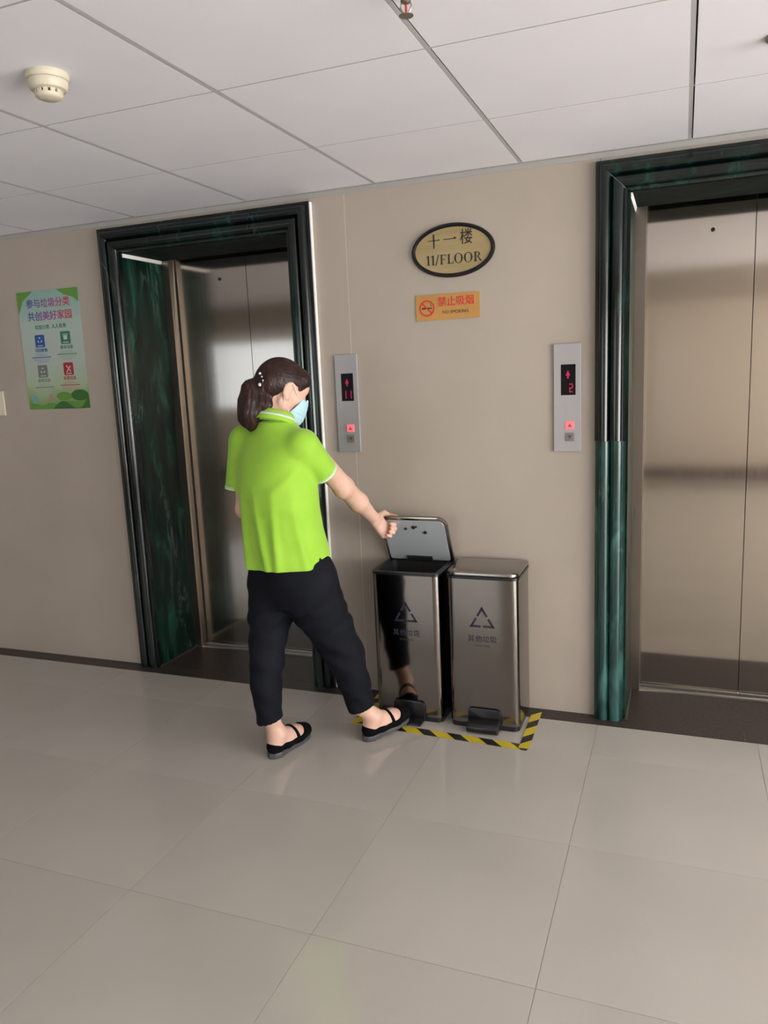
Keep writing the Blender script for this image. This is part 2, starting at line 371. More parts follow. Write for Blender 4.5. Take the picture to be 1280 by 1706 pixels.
# ---- lift doors in green marble casings
PROF = []
CW = 0.112
for k in range(41):
    t = CW * k / 40
    y = 0.024
    if 0.012 < t < 0.054: y += 0.023 * math.sqrt(max(0, 1 - ((t - 0.033) / 0.021) ** 2))
    elif 0.056 < t < 0.102: y += 0.020 * math.sqrt(max(0, 1 - ((t - 0.079) / 0.023) ** 2))
    PROF.append((t, -y))
PROF = [(0.0, 0.0)] + PROF + [(CW, 0.0)]
def casing_leg(xo, sgn, z0, z1f, name, parent):
    """upright; sgn=+1: opening lies to +x. z1f(t) gives the top (mitre)"""
    v = [(xo + sgn * t, y, z0) for t, y in PROF] + [(xo + sgn * t, y, z1f(t)) for t, y in PROF]
    n = len(PROF); f = [tuple(range(n)), tuple(range(n, 2 * n))] + [(i, (i + 1) % n, n + (i + 1) % n, n + i) for i in range(n)]
    return MB().add(v, f).build(name, M['marble_dark'], parent, smooth=True, angle=32)
def casing_head(x0, x1, zt, name, parent):
    v = [(x0 + t, y, zt - t) for t, y in PROF] + [(x1 - t, y, zt - t) for t, y in PROF]
    n = len(PROF); f = [tuple(range(n)), tuple(range(n, 2 * n))] + [(i, (i + 1) % n, n + (i + 1) % n, n + i) for i in range(n)]
    return MB().add(v, f).build(name, M['marble_dark'], parent, smooth=True, angle=32)
def lift(name, D, joint):
    xi0, xi1, xo0, xo1 = D
    t = empty(name, (0, 0, 0), kind='structure')
    mt = lambda q: ZTOP - q
    if joint:
        c = casing_leg(xo0, 1, 0.0005, lambda q: joint - 0.0012, 'marble_casing', t); c.data.materials[0] = M['marble_reflection_tint']; c['label'] = 'lower slab with a teal reflection in its colour'
        c = casing_leg(xo0, 1, joint, mt, 'marble_casing', t); c.location = (-0.0025, -0.002, 0)
    else:
        casing_leg(xo0, 1, 0.0005, mt, 'marble_casing', t)
    casing_leg(xo1, -1, 0.0005, mt, 'marble_casing', t)
    casing_head(xo0, xo1, ZTOP, 'marble_header', t)
    MB().box((xi0 - 0.02, 0.0008, 0.0008), (xi0, DEPTH, ZIN + 0.018)).build('marble_reveal', M['marble'], t)
    MB().box((xi1, 0.0008, 0.0008), (xi1 + 0.02, DEPTH, ZIN + 0.018)).build('marble_reveal', M['marble'], t)
    MB().box((xi0, 0.0008, ZIN), (xi1, DEPTH, ZIN + 0.018)).build('marble_soffit', M['marble_matt'], t)
    # pale filler bead along the top of the left reveal, pale edge on the casing flank
    MB().prism([(xi0, ZIN), (xi0 + 0.006, ZIN), (xi0 + 0.003, ZIN - 0.012), (xi0, ZIN - 0.016)], 0.003, DEPTH, 'y').build('filler_bead', M['caulk'], t)
    MB().box((xo1 + 0.0002, -0.018, 0.001), (xo1 + 0.005, -0.0005, ZTOP - 0.002)).build('casing_edge', M['caulk'], t)
    MB().box((xi0 + 0.002, -0.012, 0.0006), (xi0 + 0.010, DEPTH, 0.008)).build('reveal_bead', M['steel_line'], t)
    # steel jambs and header of the lift itself
    y0 = DEPTH
    MB().box((xi0 - 0.02, y0 + 0.001, 0.003), (xi0 + 0.042, y0 + 0.045, 2.16)).build('steel_jamb', M['jamb_steel'], t)
    MB().box((xi1 - 0.042, y0 + 0.001, 0.003), (xi1 + 0.02, y0 + 0.045, 2.16)).build('steel_jamb', M['jamb_steel'], t)
    MB().box((xi0 + 0.043, y0 + 0.001, 2.10), (xi1 - 0.043, y0 + 0.045, 2.16)).build('steel_header', M['jamb_steel'], t)
    xm = (xi0 + xi1) / 2
    for a, b in ((xi0 + 0.02, xm - 0.0015), (xm + 0.0015, xi1 - 0.02)):
        MB().box((a, y0 + 0.055, 0.008), (b, y0 + 0.090, 2.14)).build('door_leaf', M['door_steel'], t)
    MB().box((xi0 - 0.02, y0 + 0.10, 0.0), (xi1 + 0.02, y0 + 0.12, 2.2)).build('shaft_backing', M['black_matt'], t)
    # release keyhole escutcheon, high on the left leaf
    hx = xm - 0.155
    MB().lathe([(0.008, 0), (0.008, 0.003), (0.004, 0.004), (0.004, 0.002)], 16).build('keyhole', M['black'], t, loc=(hx, y0 + 0.055, 1.945)).rotation_euler = (math.pi / 2, 0, 0)
    return t
lift('door_1', D1, None)
lift('door_2', D2, 1.146)

# ================================================================== THINGS ON THE WALL
# ---- oval floor sign
def ellipse(a, b, n=64): return [(a * math.cos(2 * math.pi * k / n), b * math.sin(2 * math.pi * k / n)) for k in range(n)]
fs = empty('floor_sign', (-0.870, -0.0005, 1.913), label='oval gold floor number sign with thick black rim, high between the lift doors', cat='sign')
A_, B_ = 0.1715, 0.104
ring = MB(); N = 96; pr = [(0.0, 0.0), (-0.0, -0.010), (-0.004, -0.016), (-0.010, -0.016), (-0.015, -0.010), (-0.0155, 0.0)]
v = []; f = []
for k in range(N):
    t = 2 * math.pi * k / N
    for (e, y) in pr: v.append(((A_ + e) * math.cos(t), y, (B_ + e) * math.sin(t)))
for k in range(N):
    for j in range(len(pr)):
        f.append((k * 6 + j, k * 6 + (j + 1) % 6, ((k + 1) % N) * 6 + (j + 1) % 6, ((k + 1) % N) * 6 + j))
ring.add(v, f).build('rim', M['rim'], fs, smooth=True, angle=50)
MB().prism(ellipse(A_ - 0.012, B_ - 0.012, 80), 0, -0.008, 'y').build('plate', M['gold'], fs)
L = MB(); yq, yz = -0.0081, -0.0092
def bar(x0, x1, z0, z1): L.box((x0, yq, z0), (x1, yz, z1))
def quad(p): L.prism(p, yq, yz, 'y')
# shi (ten) and yi (one), in the thick-upright, thin-horizontal style of the sign
bar(-0.1015, -0.052, 0.0415, 0.0445); quad([(-0.0800, 0.068), (-0.0735, 0.066), (-0.0735, 0.014), (-0.0785, 0.012)]); quad([(-0.056, 0.0445), (-0.050, 0.0415), (-0.060, 0.0505)])
bar(-0.037, 0.016, 0.0425, 0.0455); quad([(0.005, 0.0455), (0.018, 0.0425), (0.011, 0.052)])
# latin line, thick stems and thin serifs
z0, z1 = -0.051, -0.014
def stem(x, wd=0.0062): bar(x, x + wd, z0, z1); bar(x - 0.0032, x + wd + 0.0032, z0, z0 + 0.0022)
def serif_top(x, wd=0.0062): bar(x - 0.0032, x + wd + 0.0032, z1 - 0.0022, z1)
def one(x): stem(x); quad([(x, z1), (x, z1 - 0.005), (x - 0.005, z1 - 0.008), (x - 0.005, z1 - 0.006)])
def oval_letter(cx, rx):
    n = 28; rz = (z1 - z0) / 2 + 0.001; cz = (z0 + z1) / 2
    for k in range(n):
        a0, a1 = 2 * math.pi * k / n, 2 * math.pi * (k + 1) / n
        th = lambda a: (rx - 0.0018 - 0.0052 * abs(math.cos(a)) ** 1.2, rz - 0.002)
        q = lambda a, i: (cx + (rx if not i else th(a)[0]) * math.cos(a), cz + (rz if not i else th(a)[1]) * math.sin(a))
        quad([q(a0, 0), q(a1, 0), q(a1, 1), q(a0, 1)])
one(-0.1045); one(-0.0845)
quad([(-0.0720, z0 - 0.003), (-0.0685, z0 - 0.003), (-0.0565, z1 + 0.002), (-0.0600, z1 + 0.002)])
stem(-0.0490); serif_top(-0.0490); bar(-0.0428, -0.0275, z1 - 0.0024, z1); bar(-0.0428, -0.0330, -0.0335, -0.0312); bar(-0.0292, -0.0272, z1 - 0.009, z1); bar(-0.0345, -0.0328, -0.037, -0.028)
stem(-0.0185); serif_top(-0.0185); bar(-0.0123, 0.003, z0, z0 + 0.0024); bar(0.0012, 0.0032, z0, z0 + 0.010)
oval_letter(0.0245, 0.0175); oval_letter(0.0645, 0.0175)
stem(0.0905); serif_top(0.0905)
for k in range(10):
    a0, a1 = math.radians(90 - 18 * k), math.radians(90 - 18 * (k + 1)); cz = -0.0235
    o_ = lambda a: (0.0985 + 0.0135 * math.cos(a), cz + 0.0095 * math.sin(a)); i_ = lambda a: (0.0985 + 0.0085 * math.cos(a), cz + 0.0075 * math.sin(a))
    quad([o_(a0), o_(a1), i_(a1), i_(a0)])
quad([(0.100, -0.032), (0.106, -0.033), (0.1195, z0), (0.1125, z0)])
L.build('lettering', M['ink'], fs)
text('floor_character', '楼', 0.062, M['ink'], fs, (0.058, -0.0088, 0.043), sx=0.86, bold=0.0004)

# ---- no smoking plate
ns = empty('no_smoking_sign', (-0.899, -0.0005, 1.697), label='orange no smoking plate with red ring symbol, below the oval sign', cat='sign')
MB().prism(rrect(-0.134, 0.134, -0.0505, 0.0505, 0.003, 2), 0, -0.004, 'y').build('plate', M['orange'], ns)
mb = MB(); n = 40
for k in range(n):
    a0, a1 = 2 * math.pi * k / n, 2 * math.pi * (k + 1) / n; c0 = (-0.087, -0.002)
    q = lambda a, r: (c0[0] + r * math.cos(a), c0[1] + r * math.sin(a))
    mb.prism([q(a0, 0.0325), q(a1, 0.0325), q(a1, 0.0265), q(a0, 0.0265)], -0.0041, -0.0048, 'y')
a = math.radians(-45); dx, dz = math.cos(a), math.sin(a)
mb.prism([(-0.087 + dx * r - dz * s * 0.003, -0.002 + dz * r + dx * s * 0.003) for r, s in ((-0.028, 1), (0.028, 1), (0.028, -1), (-0.028, -1))], -0.0041, -0.0048, 'y')
mb.build('prohibition_ring', M['red'], ns)
mb = MB().box((-0.109, -0.0041, -0.005), (-0.074, -0.0045, 0.001)); mb.box((-0.072, -0.0041, -0.005), (-0.066, -0.0045, 0.001))
mb.prism([(-0.069, 0.004), (-0.067, 0.004), (-0.070, 0.014), (-0.073, 0.014)], -0.0041, -0.0045, 'y')
mb.build('cigarette_symbol', M['ink'], ns)
text('lettering', '禁止吸烟', 0.0400, M['red'], ns, (0.036, -0.0044, 0.018), bold=0.0005, sx=0.96)
text('lettering', 'NO SMOKING', 0.0175, M['ink'], ns, (0.034, -0.0044, -0.022))

# ---- call panels
def call_panel(loc, label, digits):
    t = empty('call_panel', loc, label=label, cat='call panel')
    W2, H2 = 0.0525, 0.210
    MB().box((-W2, 0, -H2), (W2, -0.011, H2)).build('face_plate', M['panel_steel'], t, bevel=0.0015)
    zt = H2 - 0.080
    d = MB().box((-0.024, -0.0085, zt - 0.118), (0.032, -0.0118, zt)).build('display', M['display'], t)
    mb = MB().prism([(-0.006, zt - 0.043), (0.012, zt - 0.043), (0.003, zt - 0.022)], -0.0119, -0.0124, 'y')
    mb.box((0.000, -0.0119, zt - 0.054), (0.006, -0.0124, zt - 0.043)); mb.build('arrow', M['led'], d)
    mb = MB(); segs = {'1': 'bc', '2': 'abged', ' ': ''}
    for i, ch in enumerate(digits):
        ox = -0.016 + i * 0.024; oz = zt - 0.108; wd, hh, tk = 0.014, 0.034, 0.004
        R_ = {'a': (0, hh - tk, wd, hh), 'd': (0, 0, wd, tk), 'g': (0, hh / 2 - tk / 2, wd, hh / 2 + tk / 2), 'b': (wd - tk, hh / 2, wd, hh), 'c': (wd - tk, 0, wd, hh / 2), 'e': (0, 0, tk, hh / 2), 'f': (0, hh / 2, tk, hh)}
        for s_ in segs[ch]:
            x0, za, x1, zb = R_[s_]; mb.box((ox + x0, -0.0119, oz + za), (ox + x1, -0.0124, oz + zb))
    mb.build('digit', M['led'], d)
    for zc, mm, mk_, up in ((H2 - 0.316, M['button_lit'], M['button_mark'], 1), (H2 - 0.362, M['button_off'], M['button_mark_dark'], -1)):
        b = MB().box((-0.007, -0.0105, zc - 0.016), (0.027, -0.015, zc + 0.016)).build('button', mm, t, bevel=0.0015)
        MB().prism([(0.001, zc - 0.007 * up), (0.019, zc - 0.007 * up), (0.010, zc + 0.008 * up)], -0.0151, -0.0155, 'y').build('arrow_mark', mk_, b)
call_panel((-1.360, -0.0005, 1.318), 'steel lift call panel showing 11 in red, beside the left lift casing', '11')
call_panel((-0.4205, -0.0005, 1.314), 'steel lift call panel showing 2 in red, beside the right lift casing', ' 2')

# ---- waste sorting poster
po = empty('poster', (-2.966, -0.0005, 1.6305), label='pale green waste sorting poster on wall left of the left lift', cat='poster')
PW, PH = 0.196, 0.2935
pm = mat('poster_paper', (0.5, 0.6, 0.5), 0.3); n, l, b = nodes(pm)
tc = n.new('ShaderNodeTexCoord'); sp = n.new('ShaderNodeSeparateXYZ'); l.new(tc.outputs['Object'], sp.inputs[0])
mr = n.new('ShaderNodeMapRange'); mr.inputs[1].default_value = -PH; mr.inputs[2].default_value = PH; l.new(sp.outputs[2], mr.inputs[0])
nz = n.new('ShaderNodeTexNoise'); nz.inputs['Scale'].default_value = 6; l.new(tc.outputs['Object'], nz.inputs[0])
ad = n.new('ShaderNodeMath'); ad.operation = 'MULTIPLY_ADD'; ad.inputs[1].default_value = 0.22; ad.inputs[2].default_value = -0.11; l.new(nz.outputs[0], ad.inputs[0])
ad2 = n.new('ShaderNodeMath'); l.new(mr.outputs[0], ad2.inputs[0]); l.new(ad.outputs[0], ad2.inputs[1])
cr = n.new('ShaderNodeValToRGB'); e = cr.color_ramp.elements
e[0].position = 0.0; e[0].color = (0.106, 0.224, 0.066, 1); e[1].position = 1.0; e[1].color = (0.224, 0.396, 0.343, 1)
for p_, c_ in ((0.10, (0.224, 0.330, 0.145, 1)), (0.2, (0.343, 0.436, 0.290, 1)), (0.45, (0.383, 0.449, 0.409, 1)), (0.7, (0.370, 0.462, 0.422, 1)), (0.9, (0.264, 0.409, 0.370, 1))):
    x = e.new(p_); x.color = c_
l.new(ad2.outputs[0], cr.inputs[0]); l.new(cr.outputs[0], b.inputs['Base Color'])
MB().box((-PW, 0, -PH), (PW, -0.0025, PH)).build('sheet', pm, po)
gm = mat('title_gradient_print', (0.3, 0.1, 0.3), 0.5); n, l, b = nodes(gm)
tc = n.new('ShaderNodeTexCoord'); sp = n.new('ShaderNodeSeparateXYZ'); l.new(tc.outputs['Object'], sp.inputs[0])
mr = n.new('ShaderNodeMapRange'); mr.inputs[1].default_value = -0.14; mr.inputs[2].default_value = 0.14; l.new(sp.outputs[0], mr.inputs[0])
cr = n.new('ShaderNodeValToRGB'); e = cr.color_ramp.elements
e[0].position = 0.05; e[0].color = (0.035, 0.06, 0.26, 1); e[1].position = 0.95; e[1].color = (0.50, 0.03, 0.07, 1)
x = e.new(0.5); x.color = (0.26, 0.06, 0.24, 1)
l.new(mr.outputs[0], cr.inputs[0]); l.new(cr.outputs[0], b.inputs['Base Color'])
text('title', '参与垃圾分类', 0.0465, gm, po, (0.000, -0.0029, 0.2295), bold=0.0006)
text('title', '共创美好家园', 0.0475, gm, po, (0.004, -0.0029, 0.167), bold=0.0006)
gp = {k: mat('poster_' + k, tuple(x * 0.75 for x in c), 0.45) for k, c in dict(green=(0.04, 0.22, 0.13), blue=(0.02, 0.11, 0.40), leaf=(0.14, 0.34, 0.05), dark_leaf=(0.04, 0.17, 0.03), grey=(0.20, 0.22, 0.21), red=(0.46, 0.02, 0.04), white=(0.6, 0.66, 0.62), pale_blue=(0.30, 0.38, 0.58), pale_red=(0.55, 0.28, 0.27), pale_green=(0.30, 0.48, 0.38), pale_grey=(0.40, 0.44, 0.42), sun=(0.5, 0.5, 0.15), cyan=(0.2, 0.45, 0.45)).items()}
text('subtitle', '垃圾分类  人人有责', 0.0235, gp['green'], po, (0.001, -0.0029, 0.1145), bold=0.0003)
for (cx, cz, kc, lt, title) in ((-0.078, 0.048, 'blue', 'pale_blue', '可回收物'), (0.088, 0.057, 'green', 'pale_green', '厨余垃圾'), (-0.081, -0.102, 'grey', 'pale_grey', '其他垃圾'), (0.086, -0.096, 'red', 'pale_red', '有害垃圾')):
    ic = MB().prism(rrect(cx - 0.031, cx + 0.031, cz - 0.031, cz + 0.031, 0.006, 3), -0.0026, -0.0029, 'y').build('icon', gp[kc], po)
    mb = MB()
    if kc == 'blue':
        for r in (90, 210, 330):
            t = math.radians(r); mb.prism([(cx + 0.016 * math.cos(t + d), cz + 0.004 + 0.016 * math.sin(t + d)) for d in (-0.35, 0.35)] + [(cx + 0.010 * math.cos(t + d), cz + 0.004 + 0.010 * math.sin(t + d)) for d in (0.6, -0.6)], -0.003, -0.0032, 'y')
    elif kc == 'green':
        mb.prism([(cx - 0.014, cz + 0.012), (cx + 0.014, cz + 0.012), (cx + 0.010, cz - 0.010), (cx - 0.010, cz - 0.010)], -0.003, -0.0032, 'y'); mb.box((cx - 0.017, -0.003, cz + 0.015), (cx + 0.017, -0.0032, cz + 0.018))
    elif kc == 'grey':
        for r in (90, 210, 330):
            t = math.radians(r); mb.prism([(cx + 0.018 * math.cos(t), cz + 0.003 + 0.018 * math.sin(t)), (cx + 0.012 * math.cos(t + 0.7), cz + 0.003 + 0.012 * math.sin(t + 0.7)), (cx + 0.008 * math.cos(t), cz + 0.003 + 0.008 * math.sin(t)), (cx + 0.012 * math.cos(t - 0.7), cz + 0.003 + 0.012 * math.sin(t - 0.7))], -0.003, -0.0032, 'y')
    else:
        for s_ in (1, -1): mb.prism([(cx - 0.016, cz + 0.016 * s_), (cx - 0.011, cz + 0.018 * s_), (cx + 0.016, cz - 0.012 * s_), (cx + 0.011, cz - 0.016 * s_)], -0.003, -0.0032, 'y')
    mb.box((cx - 0.018, -0.003, cz - 0.025), (cx + 0.018, -0.0032, cz - 0.021)); mb.build('symbol', gp['white'], ic)
    text('caption', title, 0.0205, gp[kc], po, (cx + 0.002, -0.0029, cz - 0.047), bold=0.0002)
    MB().box((cx - 0.062, -0.0026, cz - 0.0825), (cx + 0.062, -0.0029, cz - 0.0785)).build('rule', gp[kc], po)
    mb = MB()
    for k, hw in ((0, 0.034), (1, 0.046)): mb.box((cx - hw, -0.0026, cz - 0.0655 - 0.0075 * k), (cx + hw, -0.0028, cz - 0.0625 - 0.0075 * k))
    for k, hw in ((0, 0.055), (1, 0.050), (2, 0.03)): mb.box((cx - hw, -0.0026, cz - 0.0915 - 0.0075 * k), (cx + hw, -0.0028, cz - 0.0885 - 0.0075 * k))
    o = mb.build('small_print', gp[lt], po)
def blob(pts, mm, nm, lay): MB().prism(pts, -0.0026, -0.0026 - 0.0002 * lay, 'y').build(nm, mm, po)
wave = [(-PW + 0.001 + (2 * PW - 0.002) * k / 24, -0.268 + 0.018 * max(0, (k - 9) / 15) + 0.006 * math.sin(k * 0.9)) for k in range(25)]
blob([(-PW + 0.001, -PH + 0.001)] + wave + [(PW - 0.001, -PH + 0.001)], gp['leaf'], 'printed_meadow', 1)
wave = [(-0.02 + 0.215 * k / 20, -0.275 + 0.02 * math.sin(k * 0.35) + 0.012 * (k > 15) * (k - 15) / 2) for k in range(21)]
blob([(-0.04, -PH + 0.001)] + wave + [(PW - 0.001, -PH + 0.001)], gp['dark_leaf'], 'printed_hedge', 2)
blob([(0.14 + 0.055 * math.cos(t / 16 * 2 * math.pi) * (1 if t else 1), -0.228 + 0.028 * math.sin(t / 16 * 2 * math.pi)) for t in range(16)], gp['dark_leaf'], 'printed_tree', 3)
blob([(0.04 + 0.05 * math.cos(t / 16 * 2 * math.pi), -0.232 + 0.022 * math.sin(t / 16 * 2 * math.pi)) for t in range(16)], gp['leaf'], 'printed_tree', 3)
blob([(-0.045 + 0.012 * math.cos(t / 10 * 2 * math.pi), -0.235 + 0.02 * math.sin(t / 10 * 2 * math.pi)) for t in range(10)], gp['pale_red'], 'printed_flower', 3)
blob([(-0.155 + 0.02 * math.cos(t / 12 * 2 * math.pi), -0.243 + 0.022 * math.sin(t / 12 * 2 * math.pi)) for t in range(12)], gp['cyan'], 'printed_house', 3)
blob([(-PW + 0.001, PH - 0.001), (-0.09, PH - 0.001), (-0.12, PH - 0.02), (-0.16, PH - 0.045), (-0.18, PH - 0.085), (-PW + 0.001, PH - 0.11)], gp['leaf'], 'printed_leaves', 1)
blob([(PW - 0.001, PH - 0.001), (PW - 0.001, PH - 0.07), (0.16, PH - 0.045), (0.11, PH - 0.03), (0.06, PH - 0.001)], gp['leaf'], 'printed_leaves', 1)

# ---- cream plate at the left edge
wp = empty('wall_plate', (-3.392, -0.0005, 1.374), label='small cream wall plate below and left of the poster', cat='wall plate')
MB().box((-0.064, 0, -0.063), (0.064, -0.010, 0.063)).build('cover', M['cream_face'], wp, bevel=0.003)
MB().box((-0.036, -0.0095, -0.036), (0.036, -0.0135, 0.036)).build('rocker', M['cream'], wp, bevel=0.002)

# ---- smoke detector and sprinklers on the ceiling
sd = empty('smoke_detector', (-1.493, -1.462, HC), label='round cream smoke detector on the white ceiling', cat='smoke detector')
MB().lathe([(0.001, 0), (0.051, 0), (0.052, -0.004), (0.0515, -0.012), (0.048, -0.016)], 40).build('base', M['cream'], sd, smooth=True, angle=40)
MB().lathe([(0.047, -0.0165), (0.0485, -0.019), (0.047, -0.030), (0.043, -0.0375), (0.034, -0.0395), (0.033, -0.0400)], 40).build('housing', M['cream'], sd, smooth=True, angle=40)
MB().lathe([(0.029, -0.0405), (0.029, -0.0475)], 32).build('smoke_gap', M['black'], sd)
rb = MB()
for k in range(12):
    t = 2 * math.pi * k / 12; c, s_ = math.cos(t), math.sin(t)
    p = [(0.0285, -0.0055), (0.0335, -0.0055), (0.0335, 0.0055), (0.0285, 0.0055)]
    rb.prism([(x * c - y * s_, x * s_ + y * c) for x, y in p], -0.0402, -0.0478, 'z')
rb.build('cage_rib', M['cream'], sd)
MB().lathe([(0.033, -0.0478), (0.0335, -0.050), (0.031, -0.055), (0.024, -0.0585), (0.001, -0.060)], 36).build('cap', M['cream'], sd, smooth=True, angle=40)
def sprinkler(loc, label):
    t = empty('sprinkler_head', loc, label=label, cat='sprinkler')
    MB().lathe([(0.001, 0), (0.036, 0), (0.034, -0.006), (0.014, -0.009)], 28).build('escutcheon', M['steel_line'], t, smooth=True, angle=40)
    mb = MB().lathe([(0.012, -0.008), (0.011, -0.024), (0.007, -0.028)], 16)
    for s_ in (1, -1): mb.tube([(0.008 * s_, 0, -0.022), (0.012 * s_, 0, -0.035), (0.004 * s_, 0, -0.050)], 0.002, 6)
    mb.build('frame_arms', M['steel_line'], t, smooth=True, angle=40)
    mb = MB().lathe([(0.001, -0.050), (0.015, -0.050), (0.015, -0.0515), (0.001, -0.0515)], 20); mb.build('deflector', M['steel_line'], t)
    MB().lathe([(0.001, -0.028), (0.0025, -0.030), (0.0025, -0.046), (0.001, -0.048)], 10).build('glass_bulb', M['red'], t)
sprinkler((0.205, -0.838, HC), 'small sprinkler head on ceiling at the far right edge')
sprinkler((-0.545, -1.470, HC), 'small sprinkler head at the top edge beside a ceiling tee')

# ================================================================== BINS AND TAPE
BD0, BD1, BH = -0.250, -0.012, 0.640
def waste_bin(x0, x1, label, lid_angle, press):
    xc = (x0 + x1) / 2; w = (x1 - x0) / 2
    t = empty('pedal_bin', (xc, 0, 0), label=label, cat='bin', group='steel pedal bins between the lifts')
    out = lambda e=0.0, r=0.030: rrect(-w + e, w - e, BD0 + e, BD1 - e, (max(r - e, .004), max(r - e, .004), 0.02, 0.02), 8)
    # body: hollow steel skin
    o1 = out(); o2 = out(0.003); n = len(o1); z0, z1 = 0.022, BH - 0.014
    v = [(*p, z0) for p in o1] + [(*p, z1) for p in o1] + [(*p, z1) for p in o2] + [(*p, z0) for p in o2]
    f = [(k * n + i, k * n + (i + 1) % n, ((k + 1) % 4) * n + (i + 1) % n, ((k + 1) % 4) * n + i) for k in range(4) for i in range(n)]
    MB().add(v, f).build('body', M['bin_steel'], t, smooth=True, angle=30)
    MB().prism(out(0.002), 0.0005, 0.0218, 'z').build('base_ring', M['black'], t, smooth=True, angle=30)
    # black top rim (ring) and inner bucket
    o1 = out(-0.002); o2 = out(0.022, 0.04); v = [(*p, BH - 0.0135) for p in o1] + [(*p, BH - 0.003) for p in o1] + [(*p, BH - 0.003) for p in o2] + [(*p, BH - 0.0135) for p in o2]
    MB().add(v, f).build('rim', M['black'], t, smooth=True, angle=30)
    o1 = out(0.023, 0.04); o2 = out(0.035, 0.04); zb = 0.06
    v = [(*p, BH - 0.006) for p in o1] + [(*p, zb) for p in o2]
    MB().add(v, [(i, n + i, n + (i + 1) % n, (i + 1) % n) for i in range(n)] + [tuple(range(n, 2 * n))]).build('bucket', M['black_matt'], t, smooth=True, angle=40, fix=False)
    # lid: built flat about its hinge line, then turned
    hy, hz = BD1 - 0.012, BH - 0.001
    d = (BD0 - 0.003) - hy
    lid_o = rrect(-w - 0.001, w + 0.001, d, 0.010, (0.044, 0.044, 0.012, 0.012), 8); nl = len(lid_o)
    def ring_at(e, z): 
        cy = d / 2
        return [(p[0] * (1 - e / w), cy + (p[1] - cy) * (1 - e / abs(d / 2)), z) for p in lid_o]
    rings = [ring_at(0.004, 0.000), ring_at(0.0, 0.003), ring_at(0.0, 0.012), ring_at(0.003, 0.0165), ring_at(0.010, 0.0195), ring_at(0.04, 0.0225), ring_at(0.09, 0.0240)]
    v = [p for r in rings for p in r]; fl_ = [(k * nl + i, k * nl + (i + 1) % nl, (k + 1) * nl + (i + 1) % nl, (k + 1) * nl + i) for k in range(len(rings) - 1) for i in range(nl)]
    fl_ += [tuple((len(rings) - 1) * nl + i for i in range(nl)), tuple(range(nl))[::-1]]
    lid = MB().add(v, fl_).build('lid', M['lid_steel'], t, smooth=True, angle=35); lid.location = (0, hy, hz)
    lin = rrect(-w + 0.012, w - 0.012, d + 0.014, -0.004, (0.028, 0.028, 0.01, 0.01), 8)
    MB().prism(lin, -0.0006, -0.004, 'z').build('lid_liner', M['lid_inner'], lid)
    for (px, py, r_) in ((-0.035, d + 0.055, 0.006), (0.000, d + 0.047, 0.008), (0.012, d + 0.043, 0.005), (0.048, d + 0.072, 0.0075)):
        if lid_angle: MB().lathe([(r_, 0.0), (r_, -0.004), (r_ * 0.6, -0.006)], 12, (px, py, -0.0042)).build('liner_plug', M['black'], lid)
    MB().box((-0.058, -0.028, -0.013), (0.058, 0.006, -0.0045)).build('hinge_block', M['black_matt'], lid, bevel=0.004)
    lid.rotation_euler = (-math.radians(lid_angle), 0, 0)
    # emblem: broken triangle, caption below
    yq = BD0 - 0.0002; mb = MB(); P = [(0.0, 0.517), (-0.052, 0.430), (0.052, 0.430)]; cen = Vector((0, 0.459))
    for i in range(3):
        a, b = Vector(P[i]), Vector(P[(i + 1) % 3]); nn = (cen - (a + b) / 2).normalized() * 0.009
        for s0, s1 in ((0.0, 0.44), (0.54, 1.0)):
            p, q = a.lerp(b, s0), a.lerp(b, s1); i0 = 0.10 if s0 == 0 else 0; i1 = 0.10 if s1 == 1 else 0
            mb.prism([p, q, q + nn - (b - a) * i1, p + nn + (b - a) * i0], yq, yq - 0.0005, 'y')
    mb.build('triangle_emblem', M['print_purple'], t)
    text('caption', '其他垃圾', 0.0300, M['print_purple'], t, (0.0, yq - 0.0003, 0.381), bold=0.0002)
    text('caption', 'Other Waste', 0.0110, M['print_purple'], t, (0.0, yq - 0.0003, 0.354))
    # pedal guard and tread
    px = 0.005
    MB().prism([(x + px, z) for x, z in rrect(-0.070, 0.068, 0.003, 0.090, (0.006, 0.006, 0.022, 0.016), 6)], BD0 - 0.0008, BD0 - 0.010, 'y').build('pedal_guard', M['black'], t, bevel=0.0045, smooth=True, angle=40)
    pr_ = [(BD0 - 0.0125, 0.004), (BD0 - 0.052, 0.004), (BD0 - 0.062, 0.010), (BD0 - 0.062, 0.030), (BD0 - 0.052, 0.042), (BD0 - 0.0125, 0.052)]
    if press: pr_ = [(y, 0.002 + z * 0.30) for y, z in pr_]
    MB().prism(pr_, px - 0.066, px + 0.064, 'x').build('pedal', M['black'], t, bevel=0.006, smooth=True, angle=40)
    return t
waste_bin(-1.190, -0.896, 'steel pedal bin with its lid held open, in front of the person', 63, True)
waste_bin(-0.866, -0.578, 'closed steel pedal bin, beside the open one', 0, False)

